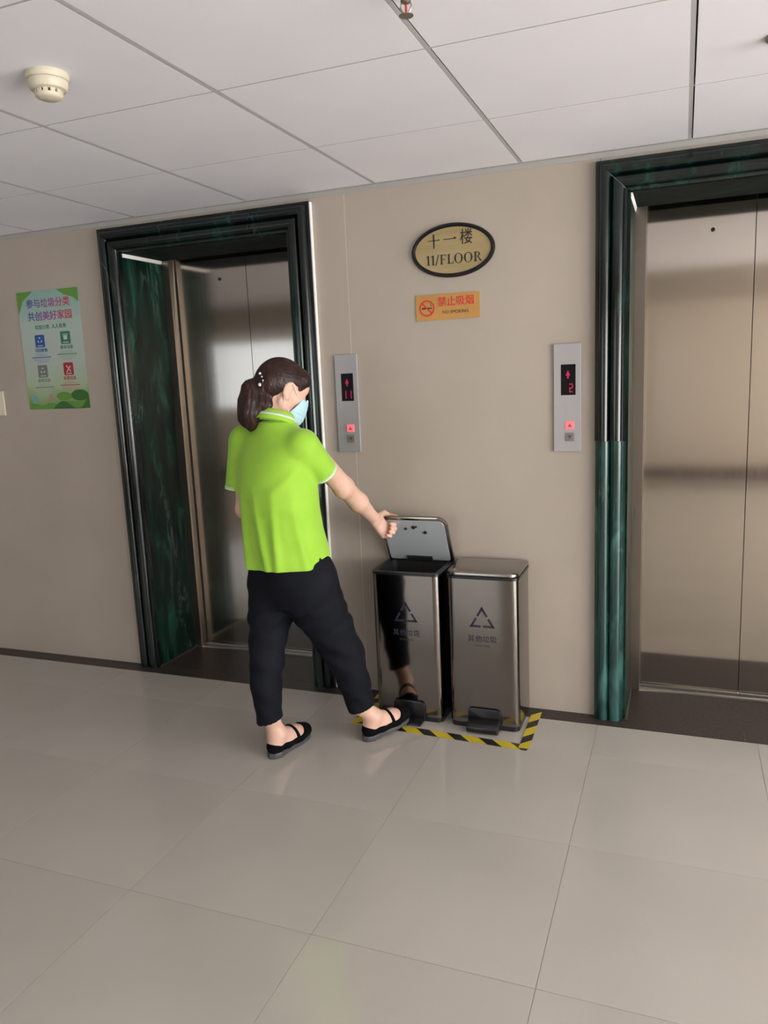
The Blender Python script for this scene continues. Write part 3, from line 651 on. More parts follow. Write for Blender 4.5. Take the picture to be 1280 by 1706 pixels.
tm = mat('hazard_tape_stripes', (0.6, 0.5, 0.05), 0.4); n, l, b = nodes(tm)
tc = n.new('ShaderNodeTexCoord'); sp = n.new('ShaderNodeSeparateXYZ'); l.new(tc.outputs['Object'], sp.inputs[0])
su = n.new('ShaderNodeMath'); su.operation = 'MULTIPLY_ADD'; su.inputs[1].default_value = 1.1; l.new(sp.outputs[1], su.inputs[0]); l.new(sp.outputs[0], su.inputs[2])
dv = n.new('ShaderNodeMath'); dv.operation = 'DIVIDE'; dv.inputs[1].default_value = 0.132; l.new(su.outputs[0], dv.inputs[0])
fr = n.new('ShaderNodeMath'); fr.operation = 'FRACT'; l.new(dv.outputs[0], fr.inputs[0])
gt = n.new('ShaderNodeMath'); gt.operation = 'GREATER_THAN'; gt.inputs[1].default_value = 0.55; l.new(fr.outputs[0], gt.inputs[0])
mx = n.new('ShaderNodeMix'); mx.data_type = 'RGBA'; mx.inputs[6].default_value = (0.62, 0.48, 0.03, 1); mx.inputs[7].default_value = (0.018, 0.016, 0.016, 1)
l.new(gt.outputs[0], mx.inputs[0]); l.new(mx.outputs[2], b.inputs['Base Color'])
def tape(p0, p1, wd, label, z, off):
    p0, p1 = Vector(p0), Vector(p1); L_ = (p1 - p0).length
    o = MB().box((off, -wd / 2, 0.0), (off + L_, wd / 2, 0.0004)).build('hazard_tape', tm)
    a = math.atan2(p1.y - p0.y, p1.x - p0.x); o.rotation_euler = (0, 0, a)
    o.location = (p0.x - off * math.cos(a), p0.y - off * math.sin(a), z)
    tag(o, label, 'tape', 'hazard tape around the bins')
tape((-1.268, -0.330), (-0.523, -0.364), 0.047, 'yellow and black hazard tape strip across the floor in front of the bins', 0.0006, 0.036)
tape((-0.5385, -0.372), (-0.545, -0.018), 0.040, 'yellow and black hazard tape strip on floor from right bin back to wall', 0.0012, 0.02)
tape((-1.247, -0.345), (-1.247, -0.018), 0.044, 'yellow and black hazard tape strip on floor left of the open bin', 0.0012, 0.0)

# ================================================================== PERSON
exec_person = True
# local frame of the person: x = S (across), y = V (away), z up
PO = Vector((-1.30, -0.56, 0.0)); PROT = math.atan2(0.457, 0.889)
cP, sP = math.cos(PROT), math.sin(PROT)
def w2l(p): x, y = p[0] - PO.x, p[1] - PO.y; return np.array((x * cP + y * sP, -x * sP + y * cP, p[2]))
def px(s0, z0, d): return np.array((s0 * (1 + d / 2.84), d, z0 + (z0 - 1.432) * d / 2.84))
def norm(a): a = np.array(a, float); return a / np.linalg.norm(a)

def axis(*seg):
    out = []
    for a, b, h in seg:
        k = max(1, int(round((b - a) / h))); out += [a + (b - a) * i / k for i in range(k)]
    return np.array(out + [seg[-1][1]], np.float32)

class Field:
    """signed distance samples on a rectilinear grid; a solid is meshed from it as one continuous surface"""
    def __init__(s, xs, ys, zs):
        s.x, s.y, s.z = xs, ys, zs; s.v = np.full((len(xs), len(ys), len(zs)), 1.0, np.float32)
    def sub(s, lo, hi):
        sl = tuple(slice(max(0, int(np.searchsorted(a, l)) - 1), min(len(a), int(np.searchsorted(a, h)) + 2)) for a, l, h in zip((s.x, s.y, s.z), lo, hi))
        return sl, s.x[sl[0]][:, None, None], s.y[sl[1]][None, :, None], s.z[sl[2]][None, None, :]
    @staticmethod
    def smin(a, b, k):
        if k <= 0: return np.minimum(a, b)
        h = np.maximum(k - np.abs(a - b), 0) / k; return np.minimum(a, b) - h * h * k * 0.25
    def put(s, sl, d, k=0.0, op='add'):
        c = s.v[sl]
        if op == 'add': s.v[sl] = s.smin(c, d, k)
        elif op == 'sub': s.v[sl] = -s.smin(-c, d, k)
        elif op == 'and': s.v[sl] = np.maximum(c, d)
    def capsule(s, a, b, ra, rb, k=0.0, op='add', cut=None):
        a, b = np.array(a, float), np.array(b, float); R = max(ra, rb); g = R + k + 0.03
        sl, X, Y, Z = s.sub(np.minimum(a, b) - g, np.maximum(a, b) + g); ba = b - a; L2 = ba @ ba
        t = ((X - a[0]) * ba[0] + (Y - a[1]) * ba[1] + (Z - a[2]) * ba[2]) / L2; tc = np.clip(t, 0, 1)
        d = np.sqrt((X - a[0] - tc * ba[0]) ** 2 + (Y - a[1] - tc * ba[1]) ** 2 + (Z - a[2] - tc * ba[2]) ** 2) - (ra + tc * (rb - ra))
        if cut is not None: d = np.maximum(d, (t - cut) * math.sqrt(L2))
        s.put(sl, d.astype(np.float32), k, op)
    def chain(s, pts, rs, k=0.0, k2=None):
        for i in range(len(pts) - 1): s.capsule(pts[i], pts[i + 1], rs[i], rs[i + 1], k if i == 0 else (k2 if k2 is not None else k))
    def ellipsoid(s, c, r, Mx=None, k=0.0, op='add'):
        c = np.array(c, float); r = np.array(r, float); Mx = np.eye(3) if Mx is None else Mx; g = max(r) + k + 0.03
        sl, X, Y, Z = s.sub(c - g, c + g); q = [(X - c[0]) * Mx[i][0] + (Y - c[1]) * Mx[i][1] + (Z - c[2]) * Mx[i][2] for i in range(3)]
        k0 = np.sqrt(sum((q[i] / r[i]) ** 2 for i in range(3))); k1 = np.sqrt(sum((q[i] / r[i] ** 2) ** 2 for i in range(3))) + 1e-9
        s.put(sl, (k0 * (k0 - 1) / k1).astype(np.float32), k, op)
    def loft(s, keys, k=0.0, op='add', off=0.0, zr=None, disp=None, expo=2.3):
        """keys: rows of (z, cx, cy, a, b, yaw degrees)"""
        K = np.array(keys, float); z0, z1 = (K[0, 0], K[-1, 0]) if zr is None else zr
        lo = (K[:, 1] - K[:, 3:5].max(1)).min() - 0.06, (K[:, 2] - K[:, 3:5].max(1)).min() - 0.06, z0 - 0.05
        hi = (K[:, 1] + K[:, 3:5].max(1)).max() + 0.06, (K[:, 2] + K[:, 3:5].max(1)).max() + 0.06, z1 + 0.05
        sl, X, Y, Z = s.sub(lo, hi); z = Z[0, 0]
        cx, cy, a, b, yw = (np.interp(z, K[:, 0], K[:, i])[None, None, :] for i in range(1, 6)); a = a + off; b = b + off; yw = np.radians(yw)
        u = (X - cx) * np.cos(yw) - (Y - cy) * np.sin(yw); w_ = (X - cx) * np.sin(yw) + (Y - cy) * np.cos(yw)
        k0 = (np.abs(u / a) ** expo + np.abs(w_ / b) ** expo) ** (1 / expo) + 1e-6
        d = (k0 - 1) * (np.sqrt(u * u + w_ * w_) / k0 * 0.5 + 0.5 * np.minimum(a, b))
        if disp is not None: d = d - disp(u, w_, Z)
        d = np.maximum(d, np.maximum(z0 - Z, Z - z1)); s.put(sl, d.astype(np.float32), k, op)
    def mesh(s, name, m, parent, smooth_it=0, grp=None):
        V = s.v; neg = V < 0; nx, ny, nz = V.shape
        cnt = np.zeros((nx - 1, ny - 1, nz - 1), np.int8)
        for i in (0, 1):
            for j in (0, 1):
                for k in (0, 1): cnt += neg[i:nx - 1 + i, j:ny - 1 + j, k:nz - 1 + k]
        I, J, Kk = np.nonzero((cnt > 0) & (cnt < 8)); idx = np.full(cnt.shape, -1, np.int32); idx[I, J, Kk] = np.arange(len(I))
        cs = [(i, j, k) for i in (0, 1) for j in (0, 1) for k in (0, 1)]
        val = [V[I + c[0], J + c[1], Kk + c[2]] for c in cs]; pos = [np.stack([s.x[I + c[0]], s.y[J + c[1]], s.z[Kk + c[2]]], 1) for c in cs]
        acc = np.zeros((len(I), 3)); num = np.zeros(len(I))
        for p in range(8):
            for q in range(p + 1, 8):
                if sum(abs(cs[p][t] - cs[q][t]) for t in range(3)) != 1: continue
                mk = (val[p] < 0) != (val[q] < 0); den = np.where(mk, val[p] - val[q], 1.0); t = (val[p] / den)[:, None]
                acc += np.where(mk[:, None], pos[p] + t * (pos[q] - pos[p]), 0); num += mk
        P = acc / np.maximum(num, 1)[:, None]; F = []
        A, B, Cc = np.nonzero(neg[:-1, 1:-1, 1:-1] != neg[1:, 1:-1, 1:-1]); B = B + 1; Cc = Cc + 1
        F.append((np.stack([idx[A, B - 1, Cc - 1], idx[A, B, Cc - 1], idx[A, B, Cc], idx[A, B - 1, Cc]], 1), neg[A, B, Cc]))
        A, B, Cc = np.nonzero(neg[1:-1, :-1, 1:-1] != neg[1:-1, 1:, 1:-1]); A = A + 1; Cc = Cc + 1
        F.append((np.stack([idx[A - 1, B, Cc - 1], idx[A - 1, B, Cc], idx[A, B, Cc], idx[A, B, Cc - 1]], 1), neg[A, B, Cc]))
        A, B, Cc = np.nonzero(neg[1:-1, 1:-1, :-1] != neg[1:-1, 1:-1, 1:]); A = A + 1; B = B + 1
        F.append((np.stack([idx[A - 1, B - 1, Cc], idx[A, B - 1, Cc], idx[A, B, Cc], idx[A - 1, B, Cc]], 1), neg[A, B, Cc]))
        Q = np.concatenate([np.where(ng[:, None], f, f[:, ::-1]) for f, ng in F])
        Q = Q[(Q >= 0).all(1)]
        for _ in range(smooth_it):
            sm = np.zeros_like(P); dg = np.zeros(len(P))
            for a in range(4):
                b = (a + 1) % 4; np.add.at(sm, Q[:, a], P[Q[:, b]]); np.add.at(dg, Q[:, a], 1); np.add.at(sm, Q[:, b], P[Q[:, a]]); np.add.at(dg, Q[:, b], 1)
            P = P * 0.5 + 0.5 * sm / np.maximum(dg, 1)[:, None]
        me = bpy.data.meshes.new(name); me.vertices.add(len(P)); me.vertices.foreach_set('co', P.astype(np.float32).ravel())
        me.loops.add(len(Q) * 4); me.loops.foreach_set('vertex_index', Q.astype(np.int32).ravel())
        me.polygons.add(len(Q)); me.polygons.foreach_set('loop_start', np.arange(len(Q), dtype=np.int32) * 4)
        me.polygons.foreach_set('use_smooth', np.ones(len(Q), bool)); me.update(calc_edges=True); me.validate(); me.materials.append(m)
        return link(name, me, parent)

skin = noisy(mat('skin', (0.62, 0.38, 0.28), 0.5), (0.62, 0.375, 0.285), (0.70, 0.46, 0.36), 14, 3, lo=0.3, hi=0.75)
nodes(skin)[2].inputs['Subsurface Weight'].default_value = 0.12; nodes(skin)[2].inputs['Subsurface Radius'].default_value = (0.01, 0.004, 0.002)
shirt_m = noisy(mat('lime_cotton_pique', (0.33, 0.66, 0.03), 0.8), (0.275, 0.535, 0.030), (0.305, 0.575, 0.040), 9, 3, bump=0.10, bscale=260)
nodes(shirt_m)[2].inputs['Sheen Weight'].default_value = 0.15
white_m = mat('white_knit_trim', (0.68, 0.78, 0.70), 0.8)
trouser_m = noisy(mat('black_trouser_cloth', (0.008, 0.009, 0.014), 0.8, spec=0.15), (0.004, 0.005, 0.008), (0.007, 0.008, 0.013), 7, 3, bump=0.08, bscale=300)
hair_m = noisy(mat('dark_brown_hair', (0.02, 0.009, 0.007), 0.45, spec=0.35), (0.013, 0.005, 0.004), (0.036, 0.013, 0.010), 26, 4, stretch=(2, 2, 0.5), bump=0.35, bscale=60)
shoe_m = mat('black_velvet', (0.003, 0.003, 0.004), 0.9, spec=0.1); sole_m = mat('grey_rubber_sole', (0.06, 0.06, 0.064), 0.4)
mask_m = mat('pale_blue_mask', (0.44, 0.66, 0.76), 0.75); loop_m = mat('white_elastic', (0.8, 0.8, 0.82), 0.7)
eye_m = mat('eye_white', (0.42, 0.38, 0.35), 0.25); iris_m = mat('dark_iris', (0.02, 0.01, 0.008), 0.15); pearl_m = mat('pearl_bead', (0.8, 0.68, 0.6), 0.25)
metal_m = mat('buckle_metal', (0.5, 0.5, 0.5), 0.3, 1.0)

pe = empty('person', PO, PROT, label='masked person in lime green polo shirt holding the bin lid open', cat='person')

# ---- key joints (person frame)
TY = 45.0                                            # torso turned to the right of the view direction
ty = math.radians(TY); Rt = np.array((math.cos(ty), -math.sin(ty), 0)); Ft = np.array((math.sin(ty), math.cos(ty), 0))
neck = px(-0.098, 1.255, 0.00); headc = px(-0.069, 1.397, 0.045)
shR = px(0.000, 1.188, -0.095); shL = px(-0.215, 1.215, 0.11)
LID = math.radians(63); wld_corner = Vector((-1.160, BD1 - 0.012 - 0.226 * math.cos(LID), BH + 0.226 * math.sin(LID)))
e_dir = Vector((0, -math.cos(LID), math.sin(LID))); n_und = Vector((0, -math.sin(LID), -math.cos(LID)))
def wdir(v): return np.array((v[0] * cP + v[1] * sP, -v[0] * sP + v[1] * cP, v[2]))
eL, nL, xL = wdir(e_dir), wdir(n_und), wdir((1, 0, 0))
mcp0 = w2l(wld_corner) - eL * 0.018 + nL * 0.0225 - xL * 0.000       # index knuckle, just under the lid's rim
# elbow: bend slightly outward/down
Adir = norm(mcp0 - shR)
elb = shR + Adir * 0.272 + np.array((0.004, -0.012, -0.016))
wrist = mcp0 - norm(mcp0 - elb) * 0.080 + nL * 0.020
elbL = px(-0.232, 0.965, 0.10); wrL = px(-0.16, 0.885, 0.30)
hipL = px(-0.150, 0.74, 0.055); hipR = px(-0.035, 0.74, -0.055)
legL = [px(-0.155, 0.70, 0.055), px(-0.171, 0.55, 0.03), px(-0.186, 0.45, 0.015), px(-0.197, 0.37, -0.01), px(-0.206, 0.27, -0.035), px(-0.201, 0.115, -0.055)]
legR = [px(-0.030, 0.70, -0.055), px(0.018, 0.56, -0.03), px(0.056, 0.48, -0.012), px(0.090, 0.40, 0.005), px(0.112, 0.35, 0.01), px(0.136, 0.25, 0.018), px(0.168, 0.120, 0.022)]
heelL, dirL = w2l((-1.446, -0.722, 0)), wdir(norm((0.19, 0.98, 0)))
heelR, dirR = w2l((-1.151, -0.487, 0)), wdir(norm((0.46, 0.89, 0.075)))
def foot_pts(h, d):
    return [h + d * t + np.array((0, 0, z)) for t, z in ((0.030, 0.040), (0.085, 0.042), (0.150, 0.040), (0.205, 0.034))]
FR = (0.028, 0.030, 0.0345, 0.021)
ankL = heelL + dirL * 0.047 + np.array((0, 0, 0.085)); ankR = heelR + dirR * 0.048 + np.array((0, 0, 0.085))

# ---- the body: one continuous surface
bf = Field(axis((-0.33, -0.17, 0.006), (-0.17, 0.05, 0.0032), (0.05, 0.26, 0.005), (0.26, 0.385, 0.0026), (0.385, 0.41, 0.006)),
           axis((-0.26, -0.07, 0.006), (-0.07, 0.16, 0.0035), (0.16, 0.19, 0.005), (0.19, 0.37, 0.0028)),
           axis((-0.01, 0.74, 0.006), (0.74, 0.90, 0.0026), (0.90, 1.25, 0.006), (1.25, 1.53, 0.0032)))
bf.loft([(0.66, -0.09, 0, 0.125, 0.085, TY), (0.80, -0.09, 0, 0.12, 0.085, TY), (0.95, -0.10, 0, 0.115, 0.085, TY), (1.10, -0.105, 0, 0.135, 0.095, TY), (1.20, -0.10, 0, 0.13, 0.07, TY), (1.24, -0.10, 0, 0.07, 0.05, TY)])
for L_, fp, ak in ((legL, foot_pts(heelL, dirL), ankL), (legR, foot_pts(heelR, dirR), ankR)):
    hp = L_[0]; kn = L_[3]
    bf.chain([hp, kn, L_[-2], 0.25 * L_[-2] + 0.75 * L_[-1], ak], [0.072, 0.044, 0.038, 0.033, 0.0315], 0.03)
    bf.chain(fp, FR, 0.02, 0.02)
    bf.capsule(ak, fp[2], 0.031, 0.026, 0.02); bf.capsule(ak, fp[0], 0.032, 0.026, 0.02)
    bf.ellipsoid(ak + Rt * 0.022 + np.array((0, 0, -0.002)), (0.012, 0.012, 0.013), k=0.015)
# arms
bf.capsule(shR, elb, 0.046, 0.0385, 0.02); bf.capsule(elb, elb * 0.55 + wrist * 0.45, 0.0375, 0.0375, 0.02); bf.capsule(elb * 0.55 + wrist * 0.45, wrist, 0.0360, 0.0235, 0.02)
bf.ellipsoid(elb + np.array((-0.006, -0.016, -0.012)), (0.022, 0.022, 0.026), k=0.025)
bf.chain([shL, elbL, wrL], [0.044, 0.037, 0.024], 0.02); bf.chain([wrL, wrL + norm(wrL - elbL) * 0.075], [0.024, 0.03], 0.015)
# left hand: five curled fingers
fd = norm(wrL - elbL); kk = norm(np.cross(fd, (1, 0, 0)));
for q in range(4):
    b0 = wrL + fd * 0.075 + kk * (0.027 - 0.018 * q); b1 = b0 + fd * 0.034 + np.array((0.008, 0, -0.008)); b2 = b1 + fd * 0.012 + np.array((0.020, 0, -0.010)); b3 = b2 + np.array((0.018, 0, 0.004)) - fd * 0.008
    bf.chain([b0, b1, b2, b3], [0.0088, 0.0085, 0.008, 0.007], 0.006, 0.002)
bf.chain([wrL + fd * 0.02 + kk * 0.02, wrL + fd * 0.055 + kk * 0.045 + np.array((0.012, 0, 0)), wrL + fd * 0.080 + kk * 0.042 + np.array((0.024, 0, 0))], [0.012, 0.010, 0.008], 0.006, 0.002)
# right hand: key grip on the lid's corner; knuckles stacked away from the plate
A_ = norm(mcp0 - wrist); X_ = norm(xL - A_ * (xL @ A_)); K_ = norm(nL - A_ * (nL @ A_) - X_ * (nL @ X_))
for q, (la, rr, ln) in enumerate(((0.0, 0.0100, 1.0), (0.003, 0.0102, 1.06), (-0.002, 0.0098, 1.0), (-0.011, 0.0088, 0.82))):
    b0 = mcp0 + K_ * (0.0172 * q) + A_ * la
    d1 = norm(A_ * 0.72 + X_ * 0.70); b1 = b0 + d1 * 0.034 * ln
    d2 = norm(-A_ * 0.70 + X_ * 0.72); b2 = b1 + d2 * 0.022 * ln
    d3 = norm(-A_ * 0.95 - X_ * 0.35); b3 = b2 + d3 * 0.018 * ln
    bf.capsule(wrist + K_ * (-0.010 + 0.008 * q), b0, 0.0155, rr + 0.0015, 0.012)
    bf.chain([b0, b1, b2, b3], [rr, rr * 0.98, rr * 0.92, rr * 0.80], 0.006, 0.003)
bf.ellipsoid((wrist + mcp0) / 2 + K_ * 0.018 + X_ * 0.006, (0.030, 0.018, 0.034), np.array((A_, X_, K_)), 0.015)
# thumb lies on the outer side of the lid, above the index finger
tb = wrist + A_ * 0.016 - K_ * 0.016; tm = mcp0 + eL * 0.032 - nL * 0.036 - xL * 0.010; t1 = mcp0 + eL * 0.008 - nL * 0.056 - xL * 0.006; t2 = t1 + norm(-eL * 0.30 + xL) * 0.024; t3 = t2 + norm(-eL * 0.10 + xL) * 0.018
bf.chain([tb, tm, t1, t2, t3], [0.0150, 0.0125, 0.0110, 0.0100, 0.0085], 0.012, 0.003)
# neck and head
hy_, hp_ = math.radians(64), math.radians(26)       # head turned right of the view direction and bowed
fh = np.array((math.sin(hy_), math.cos(hy_), 0)); Rh = np.array((math.cos(hy_), -math.sin(hy_), 0)); Up = np.array((0, 0, 1.0))
Fh = fh * math.cos(hp_) - Up * math.sin(hp_); Uh = Up * math.cos(hp_) + fh * math.sin(hp_)
HM = np.array((Rh, Fh, Uh))
def H(r, f, u): return headc + Rh * r + Fh * f + Uh * u
bf.capsule(neck - np.array((0, 0, 0.03)), H(0, -0.020, -0.045), 0.052, 0.047, 0.03)
bf.ellipsoid(H(0, -0.012, 0.022), (0.0700, 0.0880, 0.0800), HM, 0.02)
bf.ellipsoid(H(0, 0.030, -0.030), (0.0600, 0.0560, 0.0740), HM, 0.03)
bf.ellipsoid(H(0, 0.052, -0.082), (0.0290, 0.0270, 0.0240), HM, 0.03)
bf.ellipsoid(H(0, 0.068, 0.032), (0.0500, 0.0220, 0.0300), HM, 0.03)
for s_ in (1, -1):
    bf.ellipsoid(H(0.040 * s_, 0.058, -0.022), (0.0220, 0.0200, 0.0180), HM, 0.02)
    bf.ellipsoid(H(0.030 * s_, 0.0930, 0.004), (0.0150, 0.0100, 0.0100), HM, 0.010, 'sub')
    bf.ellipsoid(H(0.060 * s_, 0.000, -0.050), (0.012, 0.024, 0.024), HM, 0.02)
    # ear: helix, bowl and lobe
    bf.ellipsoid(H(0.0765 * s_, -0.012, -0.006), (0.0080, 0.0180, 0.0310), HM, 0.005)
    bf.ellipsoid(H(0.0860 * s_, -0.008, 0.001), (0.0062, 0.0095, 0.0165), HM, 0.004, 'sub')
    bf.ellipsoid(H(0.0740 * s_, -0.003, -0.034), (0.0065, 0.0090, 0.0090), HM, 0.006)
bf.capsule(H(0, 0.088, 0.010), H(0, 0.104, -0.028), 0.0085, 0.0120, 0.010)
for s_ in (1, -1): bf.ellipsoid(H(0.011 * s_, 0.096, -0.032), (0.008, 0.009, 0.007), HM, 0.006)
bf.ellipsoid(H(0, 0.083, -0.056), (0.022, 0.010, 0.007), HM, 0.006); bf.ellipsoid(H(0, 0.080, -0.066), (0.019, 0.010, 0.007), HM, 0.004)
bf.mesh('body', skin, pe, 1)
for s_ in (1, -1):
    c = H(0.029 * s_, 0.0725, 0.002); r = 0.0108
    e_ = MB(); 
    for i in range(9):
        for k in range(12):
            a, t = math.pi * i / 8, 2 * math.pi * k / 12; e_.v.append(tuple(c + r * np.array((math.sin(a) * math.cos(t), math.sin(a) * math.sin(t), math.cos(a)))))
    e_.f = [(i * 12 + k, i * 12 + (k + 1) % 12, (i + 1) * 12 + (k + 1) % 12, (i + 1) * 12 + k) for i in range(8) for k in range(12)]
    eo = e_.build('eye', eye_m, pe, smooth=True)
    d_ = MB().lathe([(0.001, 0.0009), (0.004, 0.0006), (0.0052, 0.0)], 14).build('iris', iris_m, eo)
    fv = Vector(Fh - Uh * 0.25).normalized(); d_.rotation_euler = fv.to_track_quat('Z', 'Y').to_euler(); d_.location = Vector(c) + fv * (r - 0.0008)

# ---- hair: swept-back cap and ponytail
hf = Field(axis((-0.30, 0.06, 0.0034)), axis((-0.14, 0.19, 0.0034)), axis((1.20, 1.54, 0.0034)))
hf.ellipsoid(H(0, -0.014, 0.026), (0.0790, 0.0970, 0.0880), HM)
hf.ellipsoid(H(0, 0.052, 0.060), (0.060, 0.038, 0.036), HM, 0.03)
hf.ellipsoid(H(0, -0.070, -0.005), (0.058, 0.036, 0.052), HM, 0.03)
sl, X, Y, Z = hf.sub((-1, -1, 0), (1, 1, 2))
qr = (X - headc[0]) * Rh[0] + (Y - headc[1]) * Rh[1] + (Z - headc[2]) * Rh[2]
qf = (X - headc[0]) * Fh[0] + (Y - headc[1]) * Fh[1] + (Z - headc[2]) * Fh[2]
qu = (X - headc[0]) * Uh[0] + (Y - headc[1]) * Uh[1] + (Z - headc[2]) * Uh[2]
hl = np.interp(qf, (-0.11, -0.06, -0.030, -0.018, -0.002, 0.020, 0.045, 0.070, 0.095, 0.11), (-0.085, -0.066, -0.030, 0.010, 0.030, 0.022, 0.022, 0.045, 0.052, 0.055)) - 0.012 * np.clip(np.abs(qr) / 0.06, 0, 1) * (qf > 0.03)
hf.put(sl, ((hl - qu) * 0.8).astype(np.float32), op='and')
strand = 0.0006 * np.sin(70 * np.arctan2(qr, qu + 0.05) + 5 * np.sin(qf * 40))
hf.v[sl] += strand.astype(np.float32) * (np.abs(hf.v[sl]) < 0.02)
clip = px(-0.148, 1.432, 0.035)
tail = [px(-0.130, 1.424, 0.032), px(-0.151, 1.424, 0.020), px(-0.178, 1.404, 0.010), px(-0.188, 1.360, 0.000), px(-0.192, 1.318, -0.008), px(-0.190, 1.288, -0.012), px(-0.184, 1.270, -0.014)]
hf.chain(tail, [0.026, 0.023, 0.036, 0.043, 0.042, 0.028, 0.013], 0.006, 0.012)
hf.chain([px(-0.150, 1.385, 0.0), px(-0.140, 1.345, -0.01), px(-0.150, 1.312, -0.012)], [0.030, 0.032, 0.014], 0.02)
hf.chain([px(-0.205, 1.340, 0.0), px(-0.208, 1.300, -0.004), px(-0.196, 1.262, -0.010)], [0.026, 0.024, 0.008], 0.015)
sl, X, Y, Z = hf.sub((-0.30, -0.14, 1.2), (-0.115, 0.10, 1.425))
hf.v[sl] += (0.0013 * np.sin(X * 260 + Y * 160 + 3 * np.sin(Z * 30)) + 0.0008 * np.sin(X * 500 - Y * 300 + 2 * np.sin(Z * 45))).astype(np.float32) * (np.abs(hf.v[sl]) < 0.02)
ho = hf.mesh('hair', hair_m, pe, 1)
cl = MB()
bk = -fh
pts = []
for k in range(15):
    a = 2 * math.pi * k / 14; pts.append(tuple(px(-0.148, 1.425, 0.024) + Rh * 0.0285 * math.cos(a) + norm(np.array((0.55, 0.2, 0.83))) * 0.0285 * math.sin(a)))
clo = cl.tube(pts, 0.0055, 8).build('hair_clip', mat('dark_clip', (0.03, 0.018, 0.016), 0.3), pe, smooth=True)
def on_hair(s0, z0, lift):
    """point on the near side of the hair"""
    for d in np.arange(-0.13, 0.10, 0.002):
        p = px(s0, z0, d); i, j, k = (int(np.searchsorted(a, q)) for a, q in zip((hf.x, hf.y, hf.z), p))
        if hf.v[min(i, len(hf.x) - 1), min(j, len(hf.y) - 1), min(k, len(hf.z) - 1)] < 0: return Vector(px(s0, z0, d - lift))
    return Vector(px(s0, z0, 0.0))
jaw = [on_hair(q_, z_, 0.002) for q_, z_ in ((-0.150, 1.458), (-0.141, 1.447), (-0.137, 1.434), (-0.141, 1.421), (-0.150, 1.412))]
MB().tube(jaw, [0.003, 0.0045, 0.005, 0.0045, 0.003], 8).build('claw', M['black'], clo, smooth=True)
for i, (q_, z_, R_) in enumerate(((-0.146, 1.459, 0.0048), (-0.140, 1.447, 0.0032), (-0.137, 1.434, 0.0028), (-0.149, 1.419, 0.0066))):
    c = on_hair(q_, z_, 0.006); bd = MB()
    bd.lathe([(R_ * math.sin(math.pi * q / 8) + 1e-5, R_ * math.cos(math.pi * q / 8)) for q in range(9)], 12, c).build('bead', pearl_m, clo, smooth=True)

# ---- mask: a thin shell standing off the lower face, with ear loops
mf = Field(axis((-0.09, 0.07, 0.0021)), axis((-0.05, 0.20, 0.0021)), axis((1.24, 1.46, 0.0021)))
def mask_solid(F, o):
    F.ellipsoid(H(0, 0.040, -0.042), (0.0640 + o, 0.0620 + o, 0.0640 + o), HM, 0.02); F.capsule(H(0, 0.076, -0.012), H(0, 0.082, -0.075), 0.024 + o, 0.026 + o, 0.03)
    F.ellipsoid(H(0, 0.052, -0.082), (0.036 + o, 0.034 + o, 0.028 + o), HM, 0.02)
mask_solid(mf, 0.0080)
inner = Field(mf.x, mf.y, mf.z); mask_solid(inner, 0.0020)
mf.v = np.maximum(mf.v, -inner.v)
sl, X, Y, Z = mf.sub((-1, -1, 0), (1, 1, 2))
qr = (X - headc[0]) * Rh[0] + (Y - headc[1]) * Rh[1] + (Z - headc[2]) * Rh[2]
qf = (X - headc[0]) * Fh[0] + (Y - headc[1]) * Fh[1] + (Z - headc[2]) * Fh[2]
qu = (X - headc[0]) * Uh[0] + (Y - headc[1]) * Uh[1] + (Z - headc[2]) * Uh[2]
mf.v += (0.0006 * np.sin(qu * 420)).astype(np.float32)
mf.put(sl, np.maximum(np.maximum(qu + 0.010 - 0.012 * (np.abs(qr) < 0.02), -0.112 - qu), 0.050 + 0.50 * (qu + 0.035) - qf).astype(np.float32), op='and')
mo = mf.mesh('face_mask', mask_m, pe, 1)
for s_ in (1, -1):
    MB().tube([H(0.060 * s_, 0.052, -0.018), H(0.069 * s_, 0.030, -0.004), H(0.077 * s_, 0.006, 0.018), H(0.078 * s_, -0.012, 0.024), H(0.079 * s_, -0.026, 0.008), H(0.079 * s_, -0.025, -0.022), H(0.073 * s_, -0.006, -0.052), H(0.062 * s_, 0.028, -0.076), H(0.050 * s_, 0.050, -0.092)], 0.0012, 6).build('ear_loop', loop_m, mo, smooth=True)

# ---- polo shirt
sf = Field(axis((-0.36, 0.16, 0.0048)), axis((-0.30, 0.30, 0.0048)), axis((0.69, 1.33, 0.0048)))
def folds(u, w_, Z):
    ang = np.arctan2(u, -w_)                               # 0 = middle of the back, + = towards the right side
    low = np.clip((1.08 - Z) / 0.25, 0, 1); d = np.zeros(np.broadcast(ang, Z).shape)
    for a0, tilt, wd, am in ((-0.55, 0.5, 0.16, 0.014), (0.10, 0.9, 0.13, 0.012), (0.62, -0.3, 0.12, 0.013), (1.15, 0.4, 0.12, 0.010), (-1.2, 0.2, 0.15, 0.007), (2.2, 0.3, 0.2, 0.006), (-2.4, 0.1, 0.2, 0.006)):
        d = d + am * low * np.exp(-((ang - a0 - tilt * (0.95 - Z)) / wd) ** 2)
    d = d + 0.0045 * np.exp(-((Z - 0.93 - 0.05 * np.sin(ang * 2)) / 0.022) ** 2) * (np.abs(ang - 0.9) < 0.9) * np.cos((ang - 0.9) * 1.7)
    d = d + 0.006 * np.exp(-((Z - 1.075 - 0.11 * (ang - 0.95)) / 0.020) ** 2) * np.exp(-((ang - 0.95) / 0.4) ** 2)
    return d
